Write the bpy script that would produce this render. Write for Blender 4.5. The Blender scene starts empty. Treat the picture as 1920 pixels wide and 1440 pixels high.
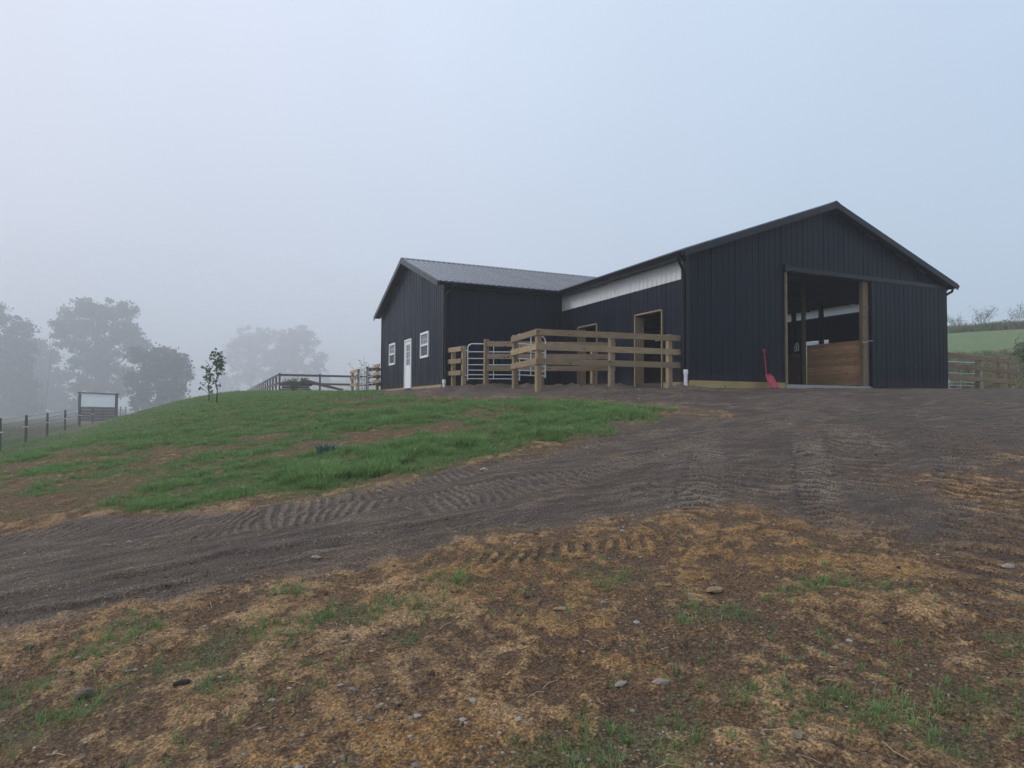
import bpy, bmesh, math, random
import numpy as np
from mathutils import Vector, Matrix

random.seed(7)
RNG = np.random.default_rng(11)
scene = bpy.context.scene
COL = scene.collection

# ------------------------------------------------------------------ camera
CX, CY, CZ = -12.0613, -14.8058, -0.6543
PITCH, ROLL, YAW = .03377, -.00542, .42192
_fw = Vector((math.sin(YAW), math.cos(YAW), 0)); _rt = Vector((math.cos(YAW), -math.sin(YAW), 0)); _up = Vector((0, 0, 1))
_f = _fw * math.cos(PITCH) + _up * math.sin(PITCH)
_u = _up * math.cos(PITCH) - _fw * math.sin(PITCH)
_ex = _rt * math.cos(ROLL) - _u * math.sin(ROLL)
_ey = _rt * math.sin(ROLL) + _u * math.cos(ROLL)
cam_data = bpy.data.cameras.new('camera')
cam_data.sensor_width = 36.0
cam_data.lens = 36.0 * 1222.05 / 1920.0
cam_data.clip_start = .05
cam_data.clip_end = 3000
cam = bpy.data.objects.new('camera', cam_data)
COL.objects.link(cam)
cam.matrix_world = Matrix(((_ex.x, _ey.x, -_f.x, CX), (_ex.y, _ey.y, -_f.y, CY), (_ex.z, _ey.z, -_f.z, CZ), (0, 0, 0, 1)))
scene.camera = cam

# ------------------------------------------------------------------ world, sun, exposure
SUN_EL, SUN_AZ = math.radians(42), math.radians(292)   # azimuth measured from +Y towards +X
world = bpy.data.worlds.new('World')
scene.world = world
world.use_nodes = True
wn, wl = world.node_tree.nodes, world.node_tree.links
wn.clear()
w_out = wn.new('ShaderNodeOutputWorld')
w_bg = wn.new('ShaderNodeBackground')
w_sky = wn.new('ShaderNodeTexSky')
w_sky.sky_type = 'NISHITA'
w_sky.sun_disc = False
w_sky.sun_elevation = SUN_EL
w_sky.sun_rotation = SUN_AZ
w_sky.air_density = 1.0
w_sky.dust_density = 4.0
w_hsv = wn.new('ShaderNodeHueSaturation')
w_hsv.inputs['Saturation'].default_value = .30
w_mix = wn.new('ShaderNodeMix'); w_mix.data_type = 'RGBA'
w_mix.inputs[0].default_value = .80                      # cloud deck over the clear sky
w_tc = wn.new('ShaderNodeTexCoord')
w_sep = wn.new('ShaderNodeSeparateXYZ')
w_ramp = wn.new('ShaderNodeMapRange')
w_ramp.inputs[1].default_value = 0; w_ramp.inputs[2].default_value = 1
w_ramp.inputs[3].default_value = .80; w_ramp.inputs[4].default_value = 1.55   # overcast sky: brighter to the zenith
w_nz = wn.new('ShaderNodeTexNoise'); w_nz.inputs['Scale'].default_value = 1.3; w_nz.inputs['Detail'].default_value = 4
w_nr = wn.new('ShaderNodeMapRange')
w_nr.inputs[1].default_value = .3; w_nr.inputs[2].default_value = .7; w_nr.inputs[3].default_value = .94; w_nr.inputs[4].default_value = 1.06
w_mul = wn.new('ShaderNodeMath'); w_mul.operation = 'MULTIPLY'
w_cl = wn.new('ShaderNodeMix'); w_cl.data_type = 'RGBA'; w_cl.blend_type = 'MULTIPLY'
w_cl.inputs[0].default_value = 1
w_cl.inputs[6].default_value = (6.3, 7.3, 9.0, 1)
w_dot = wn.new('ShaderNodeVectorMath'); w_dot.operation = 'DOT_PRODUCT'
w_dot.inputs[1].default_value = (math.sin(SUN_AZ), math.cos(SUN_AZ), .25)
w_dr = wn.new('ShaderNodeMapRange'); w_dr.inputs[1].default_value = -.8; w_dr.inputs[2].default_value = .8
w_hue = wn.new('ShaderNodeMix'); w_hue.data_type = 'RGBA'           # thin cloud, warmer and lighter round the sun
w_hue.inputs[6].default_value = (5.3, 6.9, 8.85, 1); w_hue.inputs[7].default_value = (7.2, 7.7, 9.0, 1)
wl.new(w_tc.outputs['Generated'], w_dot.inputs[0]); wl.new(w_dot.outputs['Value'], w_dr.inputs[0]); wl.new(w_dr.outputs[0], w_hue.inputs[0])
wl.new(w_hue.outputs[2], w_cl.inputs[6])
w_bg.inputs['Strength'].default_value = .10
wl.new(w_tc.outputs['Generated'], w_sep.inputs[0]); wl.new(w_sep.outputs['Z'], w_ramp.inputs[0])
wl.new(w_tc.outputs['Generated'], w_nz.inputs['Vector']); wl.new(w_nz.outputs['Fac'], w_nr.inputs[0])
wl.new(w_ramp.outputs[0], w_mul.inputs[0]); wl.new(w_nr.outputs[0], w_mul.inputs[1])
wl.new(w_mul.outputs[0], w_cl.inputs[7])
wl.new(w_sky.outputs[0], w_hsv.inputs['Color'])
wl.new(w_hsv.outputs[0], w_mix.inputs[6]); wl.new(w_cl.outputs[2], w_mix.inputs[7])
wl.new(w_mix.outputs[2], w_bg.inputs['Color']); wl.new(w_bg.outputs[0], w_out.inputs[0])

sun_d = bpy.data.lights.new('sun', 'SUN')
sun_d.energy = 1.45; sun_d.angle = math.radians(24); sun_d.color = (1, .97, .93)
sun = bpy.data.objects.new('sun', sun_d); COL.objects.link(sun)
_sd = Vector((math.sin(SUN_AZ) * math.cos(SUN_EL), math.cos(SUN_AZ) * math.cos(SUN_EL), math.sin(SUN_EL)))
sun.rotation_euler = (-_sd).to_track_quat('-Z', 'Y').to_euler()
sun.location = (-30, -20, 60)

vs = scene.view_settings
scene.display_settings.display_device = 'sRGB'
vs.view_transform = 'Standard'; vs.look = 'None'; vs.exposure = 0; vs.gamma = 1; vs.use_curve_mapping = False
scene.cycles.volume_bounces = 2
scene.cycles.max_bounces = 8
scene.cycles.use_denoising = True
scene.cycles.denoising_prefilter = 'NONE'
scene.cycles.use_adaptive_sampling = False

# ------------------------------------------------------------------ noise helpers
def _hash(ix, iy, s):
    h = (ix.astype(np.int64) * 374761393 + iy.astype(np.int64) * 668265263 + s * 974634721) & 0xffffffff
    h = ((h ^ (h >> 13)) * 1274126177) & 0xffffffff
    return ((h ^ (h >> 16)) & 0xffffff) / float(0xffffff)
def vnoise(x, y, s=0):
    ix, iy = np.floor(x), np.floor(y)
    fx, fy = x - ix, y - iy
    fx = fx * fx * fx * (fx * (fx * 6 - 15) + 10); fy = fy * fy * fy * (fy * (fy * 6 - 15) + 10)
    a = _hash(ix, iy, s); b = _hash(ix + 1, iy, s); c = _hash(ix, iy + 1, s); d = _hash(ix + 1, iy + 1, s)
    return (a + (b - a) * fx) * (1 - fy) + (c + (d - c) * fx) * fy
def fbm(x, y, f, o, s=0, gain=.5):
    t = np.zeros_like(x); a = 1; n = 0
    for i in range(o):
        r = .6 + i
        t += a * vnoise((x * math.cos(r) - y * math.sin(r)) * f, (x * math.sin(r) + y * math.cos(r)) * f, s + i * 17)
        n += a; a *= gain; f *= 2.03
    return t / n
def softp(x, w): return w * np.logaddexp(0, x / w)
def sstep(x):
    x = np.clip(x, 0, 1); return x * x * (3 - 2 * x)
def smin(a, b, k): return -k * np.logaddexp(-a / k, -b / k)
def smax(a, b, k): return k * np.logaddexp(a / k, b / k)

def terrain(X, Y):
    X = np.asarray(X, float); Y = np.asarray(Y, float)
    u = (X - CX) * .9123 - (Y - CY) * .4095; d = (X - CX) * .4095 + (Y - CY) * .9123
    z0 = -2.25 + .12 * d - .10 * softp(-u, .8) + .015 * softp(u, .8)
    pad = -.06 + .34 * sstep((Y - 11) / 24)
    pad = pad - .2 * sstep((-5.3 - X) / 4) * (1 - sstep((Y - 18) / 14))
    z = smin(z0, pad, .16)
    xe = np.interp(Y, [-14, -8, -2, 3, 10, 14], [-30, -25, -19.5, -15.6, -12.0, -11.8])
    z = z - .27 * softp(xe - X, .9)
    z = smax(z, -2.65 + 0 * X, .25)
    w = .97 * (X - 17) + .24 * (Y - 3)
    h = .155 * softp(w, 1.5); h = smin(h, 8.3 + 0 * X, .8)
    return z + h * sstep((X - 8) / 14)
def tz(x, y): return float(terrain(np.array([x]), np.array([y]))[0])

def poly_sdf(X, Y, pts):
    """signed distance to a closed polygon, positive inside"""
    dmin = np.full(X.shape, 1e9); inside = np.zeros(X.shape, bool)
    n = len(pts)
    for i in range(n):
        ax, ay = pts[i]; bx, by = pts[(i + 1) % n]
        ex, ey = bx - ax, by - ay; l2 = ex * ex + ey * ey + 1e-12
        t = np.clip(((X - ax) * ex + (Y - ay) * ey) / l2, 0, 1)
        dmin = np.minimum(dmin, np.hypot(X - ax - t * ex, Y - ay - t * ey))
        if ay != by:
            c = ((ay > Y) != (by > Y)) & (X < (bx - ax) * (Y - ay) / (by - ay) + ax)
            inside ^= c
    return np.where(inside, dmin, -dmin)
def line_coords(X, Y, pts):
    """along, across coordinates of the nearest point of an open polyline"""
    best = np.full(X.shape, 1e9); along = np.zeros(X.shape); across = np.full(X.shape, 1e9); L = 0; endf = np.zeros(X.shape)
    tot = sum(math.hypot(pts[i + 1][0] - pts[i][0], pts[i + 1][1] - pts[i][1]) for i in range(len(pts) - 1))
    for i in range(len(pts) - 1):
        ax, ay = pts[i]; bx, by = pts[i + 1]
        ex, ey = bx - ax, by - ay; l = math.hypot(ex, ey)
        t = ((X - ax) * ex + (Y - ay) * ey) / l
        tc = np.clip(t, 0, l)
        dd = np.hypot(X - ax - tc * ex / l, Y - ay - tc * ey / l)
        s = ((X - ax) * ey - (Y - ay) * ex) / l
        m = dd < best
        best = np.where(m, dd, best); along = np.where(m, L + tc, along); across = np.where(m, np.sign(s) * dd, across)
        L += l
    return along, across, tot

GRASS_LOW = [(-30, -7.4), (-14.58, -6.96), (-14.01, -6.84), (-13.59, -6.75), (-12.96, -6.9), (-12.1, -7.35), (-11.71, -7.6), (-11.3, -7.75), (-10.71, -7.67), (-10.18, -7.7), (-9.68, -7.54), (-8.72, -7.36), (-7.98, -7.1), (-7.43, -7.0), (-6.42, -6.56), (-5.26, -5.96), (-4.2, -5.23)]
GRASS_UP = [(-4.06, -5.05), (-4.05, -4.2), (-4.27, -3.42), (-4.75, -2.51), (-5.26, -1.72), (-5.85, -0.97), (-6.36, -0.24), (-6.68, 0.78), (-7.07, 2.84), (-7.2, 5.11), (-6.2, 9), (-5.4, 17), (-5.4, 70), (-5.4, 500), (-500, 500), (-500, -7.4)]
GRASS_POLY = GRASS_LOW + GRASS_UP
DRIVE_LOW = [(-30, -10.9), (-13.57, -10.06), (-13.24, -9.93), (-12.92, -9.93), (-12.57, -9.9), (-12.07, -9.92), (-11.8, -9.87), (-11.3, -9.93), (-10.77, -9.98), (-10.17, -9.99), (-9.76, -10.11), (-9.13, -10.29), (-8.43, -10.29), (-7.68, -10.25), (-7.48, -10.55), (-7.48, -11.0), (-6.66, -10.97), (-5.38, -10.62), (-3.08, -10.08), (-0.47, -9.61)]
DRIVE_POLY = DRIVE_LOW + [(6, -8.6), (15, -4), (15.5, .2), (11.5, 1.5), (11.5, 25), (-5.3, 25)] + [p for p in reversed(GRASS_UP[:-5])] + list(reversed(GRASS_LOW))
TRACKS = [  # polyline, width, bar period, kind, depth
    ([(-7.9, -11.35), (-6.96, -10.41), (-5.81, -9.4), (-4.4, -8.0)], .40, .16, 'chevron', 1.2),
    ([(-8.75, -10.8), (-7.89, -9.92), (-7.07, -9.06), (-5.9, -7.85)], .40, .16, 'chevron', 1.0),
    ([(-16, -6.3), (-14.24, -6.75), (-12.81, -7.45), (-11.61, -8.06), (-10.54, -8.02), (-8.37, -7.46), (-5.55, -6.53), (-3.3, -5.73)], .42, .10, 'bar', .6),
    ([(-13.15, -8.03), (-12.52, -8.25), (-10.2, -8.65), (-7.83, -8.3), (-5.02, -7.5), (-2, -6.2)], .42, .10, 'bar', .6),
    ([(-10.9, -9.0), (-8.8, -8.9), (-7.0, -8.1), (-4.4, -6.7)], .38, .12, 'bar', .5),
    ([(-8.4, -12.9), (-7.38, -12.18), (-6.74, -11.75), (-5.64, -11.07), (-4.08, -9.94), (-1, -7.6)], .60, .22, 'bar', 1.3),
    ([(-7.0, -13.0), (-5.9, -12.2), (-4.2, -11.0), (-2.0, -9.0)], .60, .22, 'bar', 1.1),
    ([(-10.98, -10.22), (-10.33, -10.42), (-9.44, -10.75), (-8.6, -10.95)], .24, .11, 'bar', 1.1),
    ([(-15, -9.6), (-13.53, -9.32), (-12.65, -9.23), (-11.7, -9.35), (-10.9, -9.5), (-9.6, -9.5)], .28, .10, 'rut', 1.2),
    ([(-15, -9.95), (-13.31, -9.62), (-12.71, -9.70), (-12.01, -9.71), (-11.35, -9.75)], .2, .08, 'rut', 1.2),
    ([(-8.4, -9.9), (-7.75, -9.55), (-7.2, -9.4)], .75, .21, 'bar', 1.3),
    ([(-5.2, -9.6), (-3.9, -8.6), (-2.0, -6.6)], .7, .24, 'bar', 1.2),
    ([(-7.9, -10.5), (-7.0, -9.7), (-6.2, -8.9)], .6, .21, 'bar', 1.1),
    ([(-6.6, -10.6), (-5.6, -9.8), (-4.4, -8.8), (-2.6, -7.0)], .6, .23, 'bar', 1.1),
    ([(-6.4, -11.9), (-5.2, -10.9), (-3.6, -9.7), (-1.5, -8.2)], .7, .22, 'bar', 1.2),
    ([(-4.4, -10.6), (-3.0, -9.7), (-.5, -8.3)], .7, .24, 'bar', 1.0),
    ([(-10.5, -13.6), (-9.6, -12.8), (-8.4, -11.9), (-7.6, -11.2)], .42, .16, 'bar', .55),
    ([(-13.4, -12.4), (-12.3, -11.9), (-11.2, -11.75), (-9.9, -11.2)], .42, .16, 'bar', .4),
]
BARE = [(-7.22, -2.44, .7), (-7.44, -3.81, .8), (-9.79, -3.91, .55), (-10.3, -4.33, .45), (-9.37, -3.65, .5), (-10.89, -3.93, .5), (-11.45, -2.35, .5), (-13.98, -5.77, .8), (-13.65, -5.3, .7), (-14.2, -6.42, .9), (-11.99, -6.43, .4), (-9.57, 8.66, .8), (-8.39, 7.09, 1.0), (-8.57, -3.84, .5), (-13.09, -4.78, .6), (-12.68, -3.03, .6), (-15.5, -5.5, 1.1)]
LUSH = [(-8.65, -2.3, .8), (-8.6, -5.96, .8), (-10.29, -6.67, .7), (-11.17, -6.56, .6), (-5.78, -3.83, .9), (-5.14, -4.7, .6), (-8.48, -0.45, 1.2), (-9.3, -6.2, .7), (-7.4, -5.6, .8), (-6.6, -4.6, .8), (-9.3, -1.3, .9)]

def grass_density(X, Y):
    """0..1, how thickly the seeded bank is grown"""
    sd = poly_sdf(X, Y, GRASS_POLY) + (fbm(X, Y, 1.6, 3, 91) - .5) * .9
    edge = sstep(sd / .85 + .12)
    c, s = math.cos(.42), math.sin(.42)
    a = X * c - Y * s; b = X * s + Y * c                       # streaks lie across the slope
    n = .55 * fbm(a * .55, b * 1.5, .8, 4, 5) + .45 * fbm(a * .8, b, 2.6, 3, 8)
    bias = np.zeros(X.shape)
    for x, y, r in BARE: bias -= .20 * np.exp(-(((X - x) ** 2 + (Y - y) ** 2) / (r * r)))
    for x, y, r in LUSH: bias += .16 * np.exp(-(((X - x) ** 2 + (Y - y) ** 2) / (r * r)))
    far = sstep((Y - 2) / 10) * .12
    left = -.08 * sstep((-11.5 - X) / 3) * (1 - sstep((Y + 3) / 5))
    return edge * sstep((n + bias + far + left - .255) / .40), edge, n

# ------------------------------------------------------------------ node helpers
def new_mat(name):
    m = bpy.data.materials.new(name); m.use_nodes = True
    nt = m.node_tree; nt.nodes.clear()
    out = nt.nodes.new('ShaderNodeOutputMaterial'); b = nt.nodes.new('ShaderNodeBsdfPrincipled')
    nt.links.new(b.outputs[0], out.inputs[0])
    return m, nt, b, out
def N(nt, kind, **kw):
    n = nt.nodes.new('ShaderNode' + kind)
    for k, v in kw.items():
        if k.startswith('i_'):
            key = k[2:]; n.inputs[int(key) if key.isdigit() else key].default_value = v
        else: setattr(n, k, v)
    return n
def mixc(nt, fac, a, b, mode='MIX'):
    n = nt.nodes.new('ShaderNodeMix'); n.data_type = 'RGBA'; n.blend_type = mode
    for sock, v in ((n.inputs[0], fac), (n.inputs[6], a), (n.inputs[7], b)):
        if isinstance(v, bpy.types.NodeSocket): nt.links.new(v, sock)
        elif isinstance(v, (int, float)): sock.default_value = v
        else: sock.default_value = (*v, 1) if len(v) == 3 else v
    return n.outputs[2]
def maprange(nt, v, a, b, c=0, d=1):
    n = nt.nodes.new('ShaderNodeMapRange'); nt.links.new(v, n.inputs[0])
    n.inputs[1].default_value = a; n.inputs[2].default_value = b; n.inputs[3].default_value = c; n.inputs[4].default_value = d
    return n.outputs[0]
def math_(nt, op, a, b=0.0):
    n = nt.nodes.new('ShaderNodeMath'); n.operation = op
    for i, v in enumerate((a, b)):
        if isinstance(v, bpy.types.NodeSocket): nt.links.new(v, n.inputs[i])
        else: n.inputs[i].default_value = v
    return n.outputs[0]
def noise(nt, vec, scale, detail=4, rough=.55, dist=0):
    n = N(nt, 'TexNoise', i_Scale=scale, i_Detail=detail, i_Roughness=rough, i_Distortion=dist); nt.links.new(vec, n.inputs['Vector'])
    return n.outputs['Fac']
def bump(nt, b, h, strength, dist):
    n = N(nt, 'Bump', i_Strength=strength, i_Distance=dist); nt.links.new(h, n.inputs['Height']); nt.links.new(n.outputs[0], b.inputs['Normal'])

def mat_plain(name, col, rough=.5, metal=0, var=.12, scale=6, bumpd=0, spec=.5, objvar=0.0):
    m, nt, b, out = new_mat(name)
    tc = N(nt, 'TexCoord'); v = tc.outputs['Object']
    n1 = noise(nt, v, scale, 5); n2 = noise(nt, v, scale * 7, 3)
    f = maprange(nt, n1, .3, .7, 1 - var, 1 + var); f2 = maprange(nt, n2, .3, .7, 1 - var * .5, 1 + var * .5)
    f = math_(nt, 'MULTIPLY', f, f2)
    if objvar:
        oi = N(nt, 'ObjectInfo'); f = math_(nt, 'MULTIPLY', f, maprange(nt, oi.outputs['Random'], 0, 1, 1 - objvar, 1 + objvar))
    cc = N(nt, 'CombineColor'); 
    for i in range(3): nt.links.new(f, cc.inputs[i])
    nt.links.new(mixc(nt, 1.0, col, cc.outputs[0], 'MULTIPLY'), b.inputs['Base Color'])
    b.inputs['Metallic'].default_value = metal; b.inputs['Specular IOR Level'].default_value = spec
    nt.links.new(maprange(nt, n1, .3, .7, max(.03, rough - .06), rough + .08), b.inputs['Roughness'])
    if bumpd: bump(nt, b, n2, .5, bumpd)
    return m

def mat_wood(name, light, dark, axis, knots=True, rough=.8, wet=0.0):
    """sawn lumber: grain stretched along a local axis, knots, board-to-board tint"""
    m, nt, b, out = new_mat(name)
    tc = N(nt, 'TexCoord'); oi = N(nt, 'ObjectInfo')
    off = N(nt, 'VectorMath', operation='SCALE'); off.inputs[0].default_value = (13.1, 7.7, 5.3)
    nt.links.new(oi.outputs['Random'], off.inputs['Scale'])
    add = N(nt, 'VectorMath', operation='ADD'); nt.links.new(tc.outputs['Object'], add.inputs[0]); nt.links.new(off.outputs[0], add.inputs[1])
    mp = N(nt, 'Mapping'); sc = [1, 1, 1]; sc[axis] = .09; mp.inputs['Scale'].default_value = sc
    nt.links.new(add.outputs[0], mp.inputs['Vector']); v = mp.outputs[0]
    g1 = noise(nt, v, 22, 5, .6, .6); g2 = noise(nt, v, 90, 3, .6)
    blot = noise(nt, add.outputs[0], 1.7, 4)
    c = mixc(nt, maprange(nt, g1, .3, .72), dark, light)
    c = mixc(nt, maprange(nt, g2, .45, .75, 0, .35), c, tuple(x * .55 for x in dark))
    c = mixc(nt, maprange(nt, blot, .4, .7, 0, .5), c, tuple(.62 * (.35 * a + .65 * bb) + .02 for a, bb in zip(light, dark)))
    r = maprange(nt, oi.outputs['Random'], 0, 1, .78, 1.22)
    cc = N(nt, 'CombineColor'); nt.links.new(math_(nt, 'MULTIPLY', r, 1.03), cc.inputs[0]); nt.links.new(r, cc.inputs[1])
    nt.links.new(math_(nt, 'MULTIPLY', r, maprange(nt, noise(nt, add.outputs[0], .8, 2), .3, .7, .88, 1.02)), cc.inputs[2])
    c = mixc(nt, 1.0, c, cc.outputs[0], 'MULTIPLY')
    if knots:
        mk = N(nt, 'Mapping'); sk = [1.0, 1.0, 1.0]; sk[axis] = .65; mk.inputs['Scale'].default_value = sk
        nt.links.new(add.outputs[0], mk.inputs['Vector'])
        vo = N(nt, 'TexVoronoi', i_Scale=4.8); nt.links.new(mk.outputs[0], vo.inputs['Vector'])
        k = maprange(nt, vo.outputs['Distance'], .07, .16, 1, 0)
        c = mixc(nt, math_(nt, 'MULTIPLY', k, .8), c, (.035, .02, .012))
    nt.links.new(c, b.inputs['Base Color']); b.inputs['Roughness'].default_value = rough
    b.inputs['Specular IOR Level'].default_value = .3
    bump(nt, b, g1, .35, .004)
    return m

# ------------------------------------------------------------------ mesh helpers
class MB:
    def __init__(s): s.v = []; s.f = []; s.sm = []
    def add(s, vs, fs, smooth=False):
        o = len(s.v); s.v += [tuple(p) for p in vs]; s.f += [tuple(i + o for i in f) for f in fs]; s.sm += [smooth] * len(fs); return s
    def box(s, a, b):
        (x0, y0, z0), (x1, y1, z1) = a, b
        return s.add([(x0, y0, z0), (x1, y0, z0), (x1, y1, z0), (x0, y1, z0), (x0, y0, z1), (x1, y0, z1), (x1, y1, z1), (x0, y1, z1)],
                     [(0, 3, 2, 1), (4, 5, 6, 7), (0, 1, 5, 4), (1, 2, 6, 5), (2, 3, 7, 6), (3, 0, 4, 7)])
    def beam(s, p, q, w, h, side=None, jit=0):
        """a board from p to q (centre line), w wide across 'side', h high"""
        p, q = Vector(p), Vector(q); d = (q - p).normalized()
        sv = Vector(side).normalized() if side is not None else d.cross(Vector((0, 0, 1)))
        if sv.length < 1e-4: sv = Vector((1, 0, 0))
        sv = (sv - d * sv.dot(d)).normalized(); uv = sv.cross(d).normalized()
        c = min(w, h) * .07
        prof = [(-w / 2 + c, -h / 2), (w / 2 - c, -h / 2), (w / 2, -h / 2 + c), (w / 2, h / 2 - c), (w / 2 - c, h / 2), (-w / 2 + c, h / 2), (-w / 2, h / 2 - c), (-w / 2, -h / 2 + c)]
        vs = [p + sv * a + uv * b for a, b in prof] + [q + sv * a + uv * b for a, b in prof]
        return s.add(vs, [(i, (i + 1) % 8, (i + 1) % 8 + 8, i + 8) for i in range(8)] + [tuple(range(7, -1, -1)), tuple(range(8, 16))])
    def tube(s, pts, r, n=8, cap=True):
        pts = [Vector(p) for p in pts]; rs = r if isinstance(r, (list, tuple)) else [r] * len(pts)
        vs = []; prev = None
        for i, p in enumerate(pts):
            t = (pts[min(i + 1, len(pts) - 1)] - pts[max(i - 1, 0)]).normalized()
            if prev is None:
                a = t.orthogonal().normalized()
            else:
                a = (prev - t * prev.dot(t)).normalized()
            prev = a; b = t.cross(a)
            vs += [p + (a * math.cos(2 * math.pi * k / n) + b * math.sin(2 * math.pi * k / n)) * rs[i] for k in range(n)]
        fs = []
        for i in range(len(pts) - 1):
            for k in range(n): fs.append((i * n + k, i * n + (k + 1) % n, (i + 1) * n + (k + 1) % n, (i + 1) * n + k))
        s.add(vs, fs, True)
        if cap: s.add(vs[:n], [tuple(range(n - 1, -1, -1))]); s.add(vs[-n:], [tuple(range(n))])
        return s
    def prism(s, poly, ext):
        """a flat polygon (3-D points) pushed along ext"""
        n = len(poly); e = Vector(ext); vs = [Vector(p) for p in poly] + [Vector(p) + e for p in poly]
        return s.add(vs, [tuple(range(n - 1, -1, -1)), tuple(range(n, 2 * n))] + [(i, (i + 1) % n, (i + 1) % n + n, i + n) for i in range(n)])
    def build(s, name, mat, parent=None, loc=None):
        org = Vector((0, 0, 0)); p = parent
        while p is not None: org += p.location; p = p.parent
        base = Vector(loc) if loc is not None else org
        me = bpy.data.meshes.new(name)
        me.from_pydata([(x - base.x, y - base.y, z - base.z) for x, y, z in s.v], [], s.f)
        me.polygons.foreach_set('use_smooth', s.sm)
        me.materials.append(mat)
        o = bpy.data.objects.new(name, me); COL.objects.link(o)
        if parent: o.parent = parent
        o.location = base - org
        return o

def np_mesh(name, V, F, mat, smooth=True):
    V = np.ascontiguousarray(V, np.float32); F = np.ascontiguousarray(F, np.int32); k = F.shape[1]
    me = bpy.data.meshes.new(name)
    me.vertices.add(len(V)); me.vertices.foreach_set('co', V.ravel())
    me.loops.add(F.size); me.loops.foreach_set('vertex_index', F.ravel())
    me.polygons.add(len(F)); me.polygons.foreach_set('loop_start', np.arange(0, F.size, k, dtype=np.int32))
    me.polygons.foreach_set('use_smooth', np.full(len(F), smooth))
    me.update(calc_edges=True)
    me.materials.append(mat)
    return me

def thing(name, label, cat, loc, group=None):
    o = bpy.data.objects.new(name, None); COL.objects.link(o); o.location = loc
    o.empty_display_size = .2
    o['label'] = label; o['category'] = cat
    if group: o['group'] = group
    return o
def tag(o, label=None, cat=None, group=None, kind=None):
    if label: o['label'] = label
    if cat: o['category'] = cat
    if group: o['group'] = group
    if kind: o['kind'] = kind
    return o
def copy_tree(o, parent=None):
    c = o.copy(); COL.objects.link(c)
    if parent: c.parent = parent
    for ch in list(o.children): copy_tree(ch, c)
    return c

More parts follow.
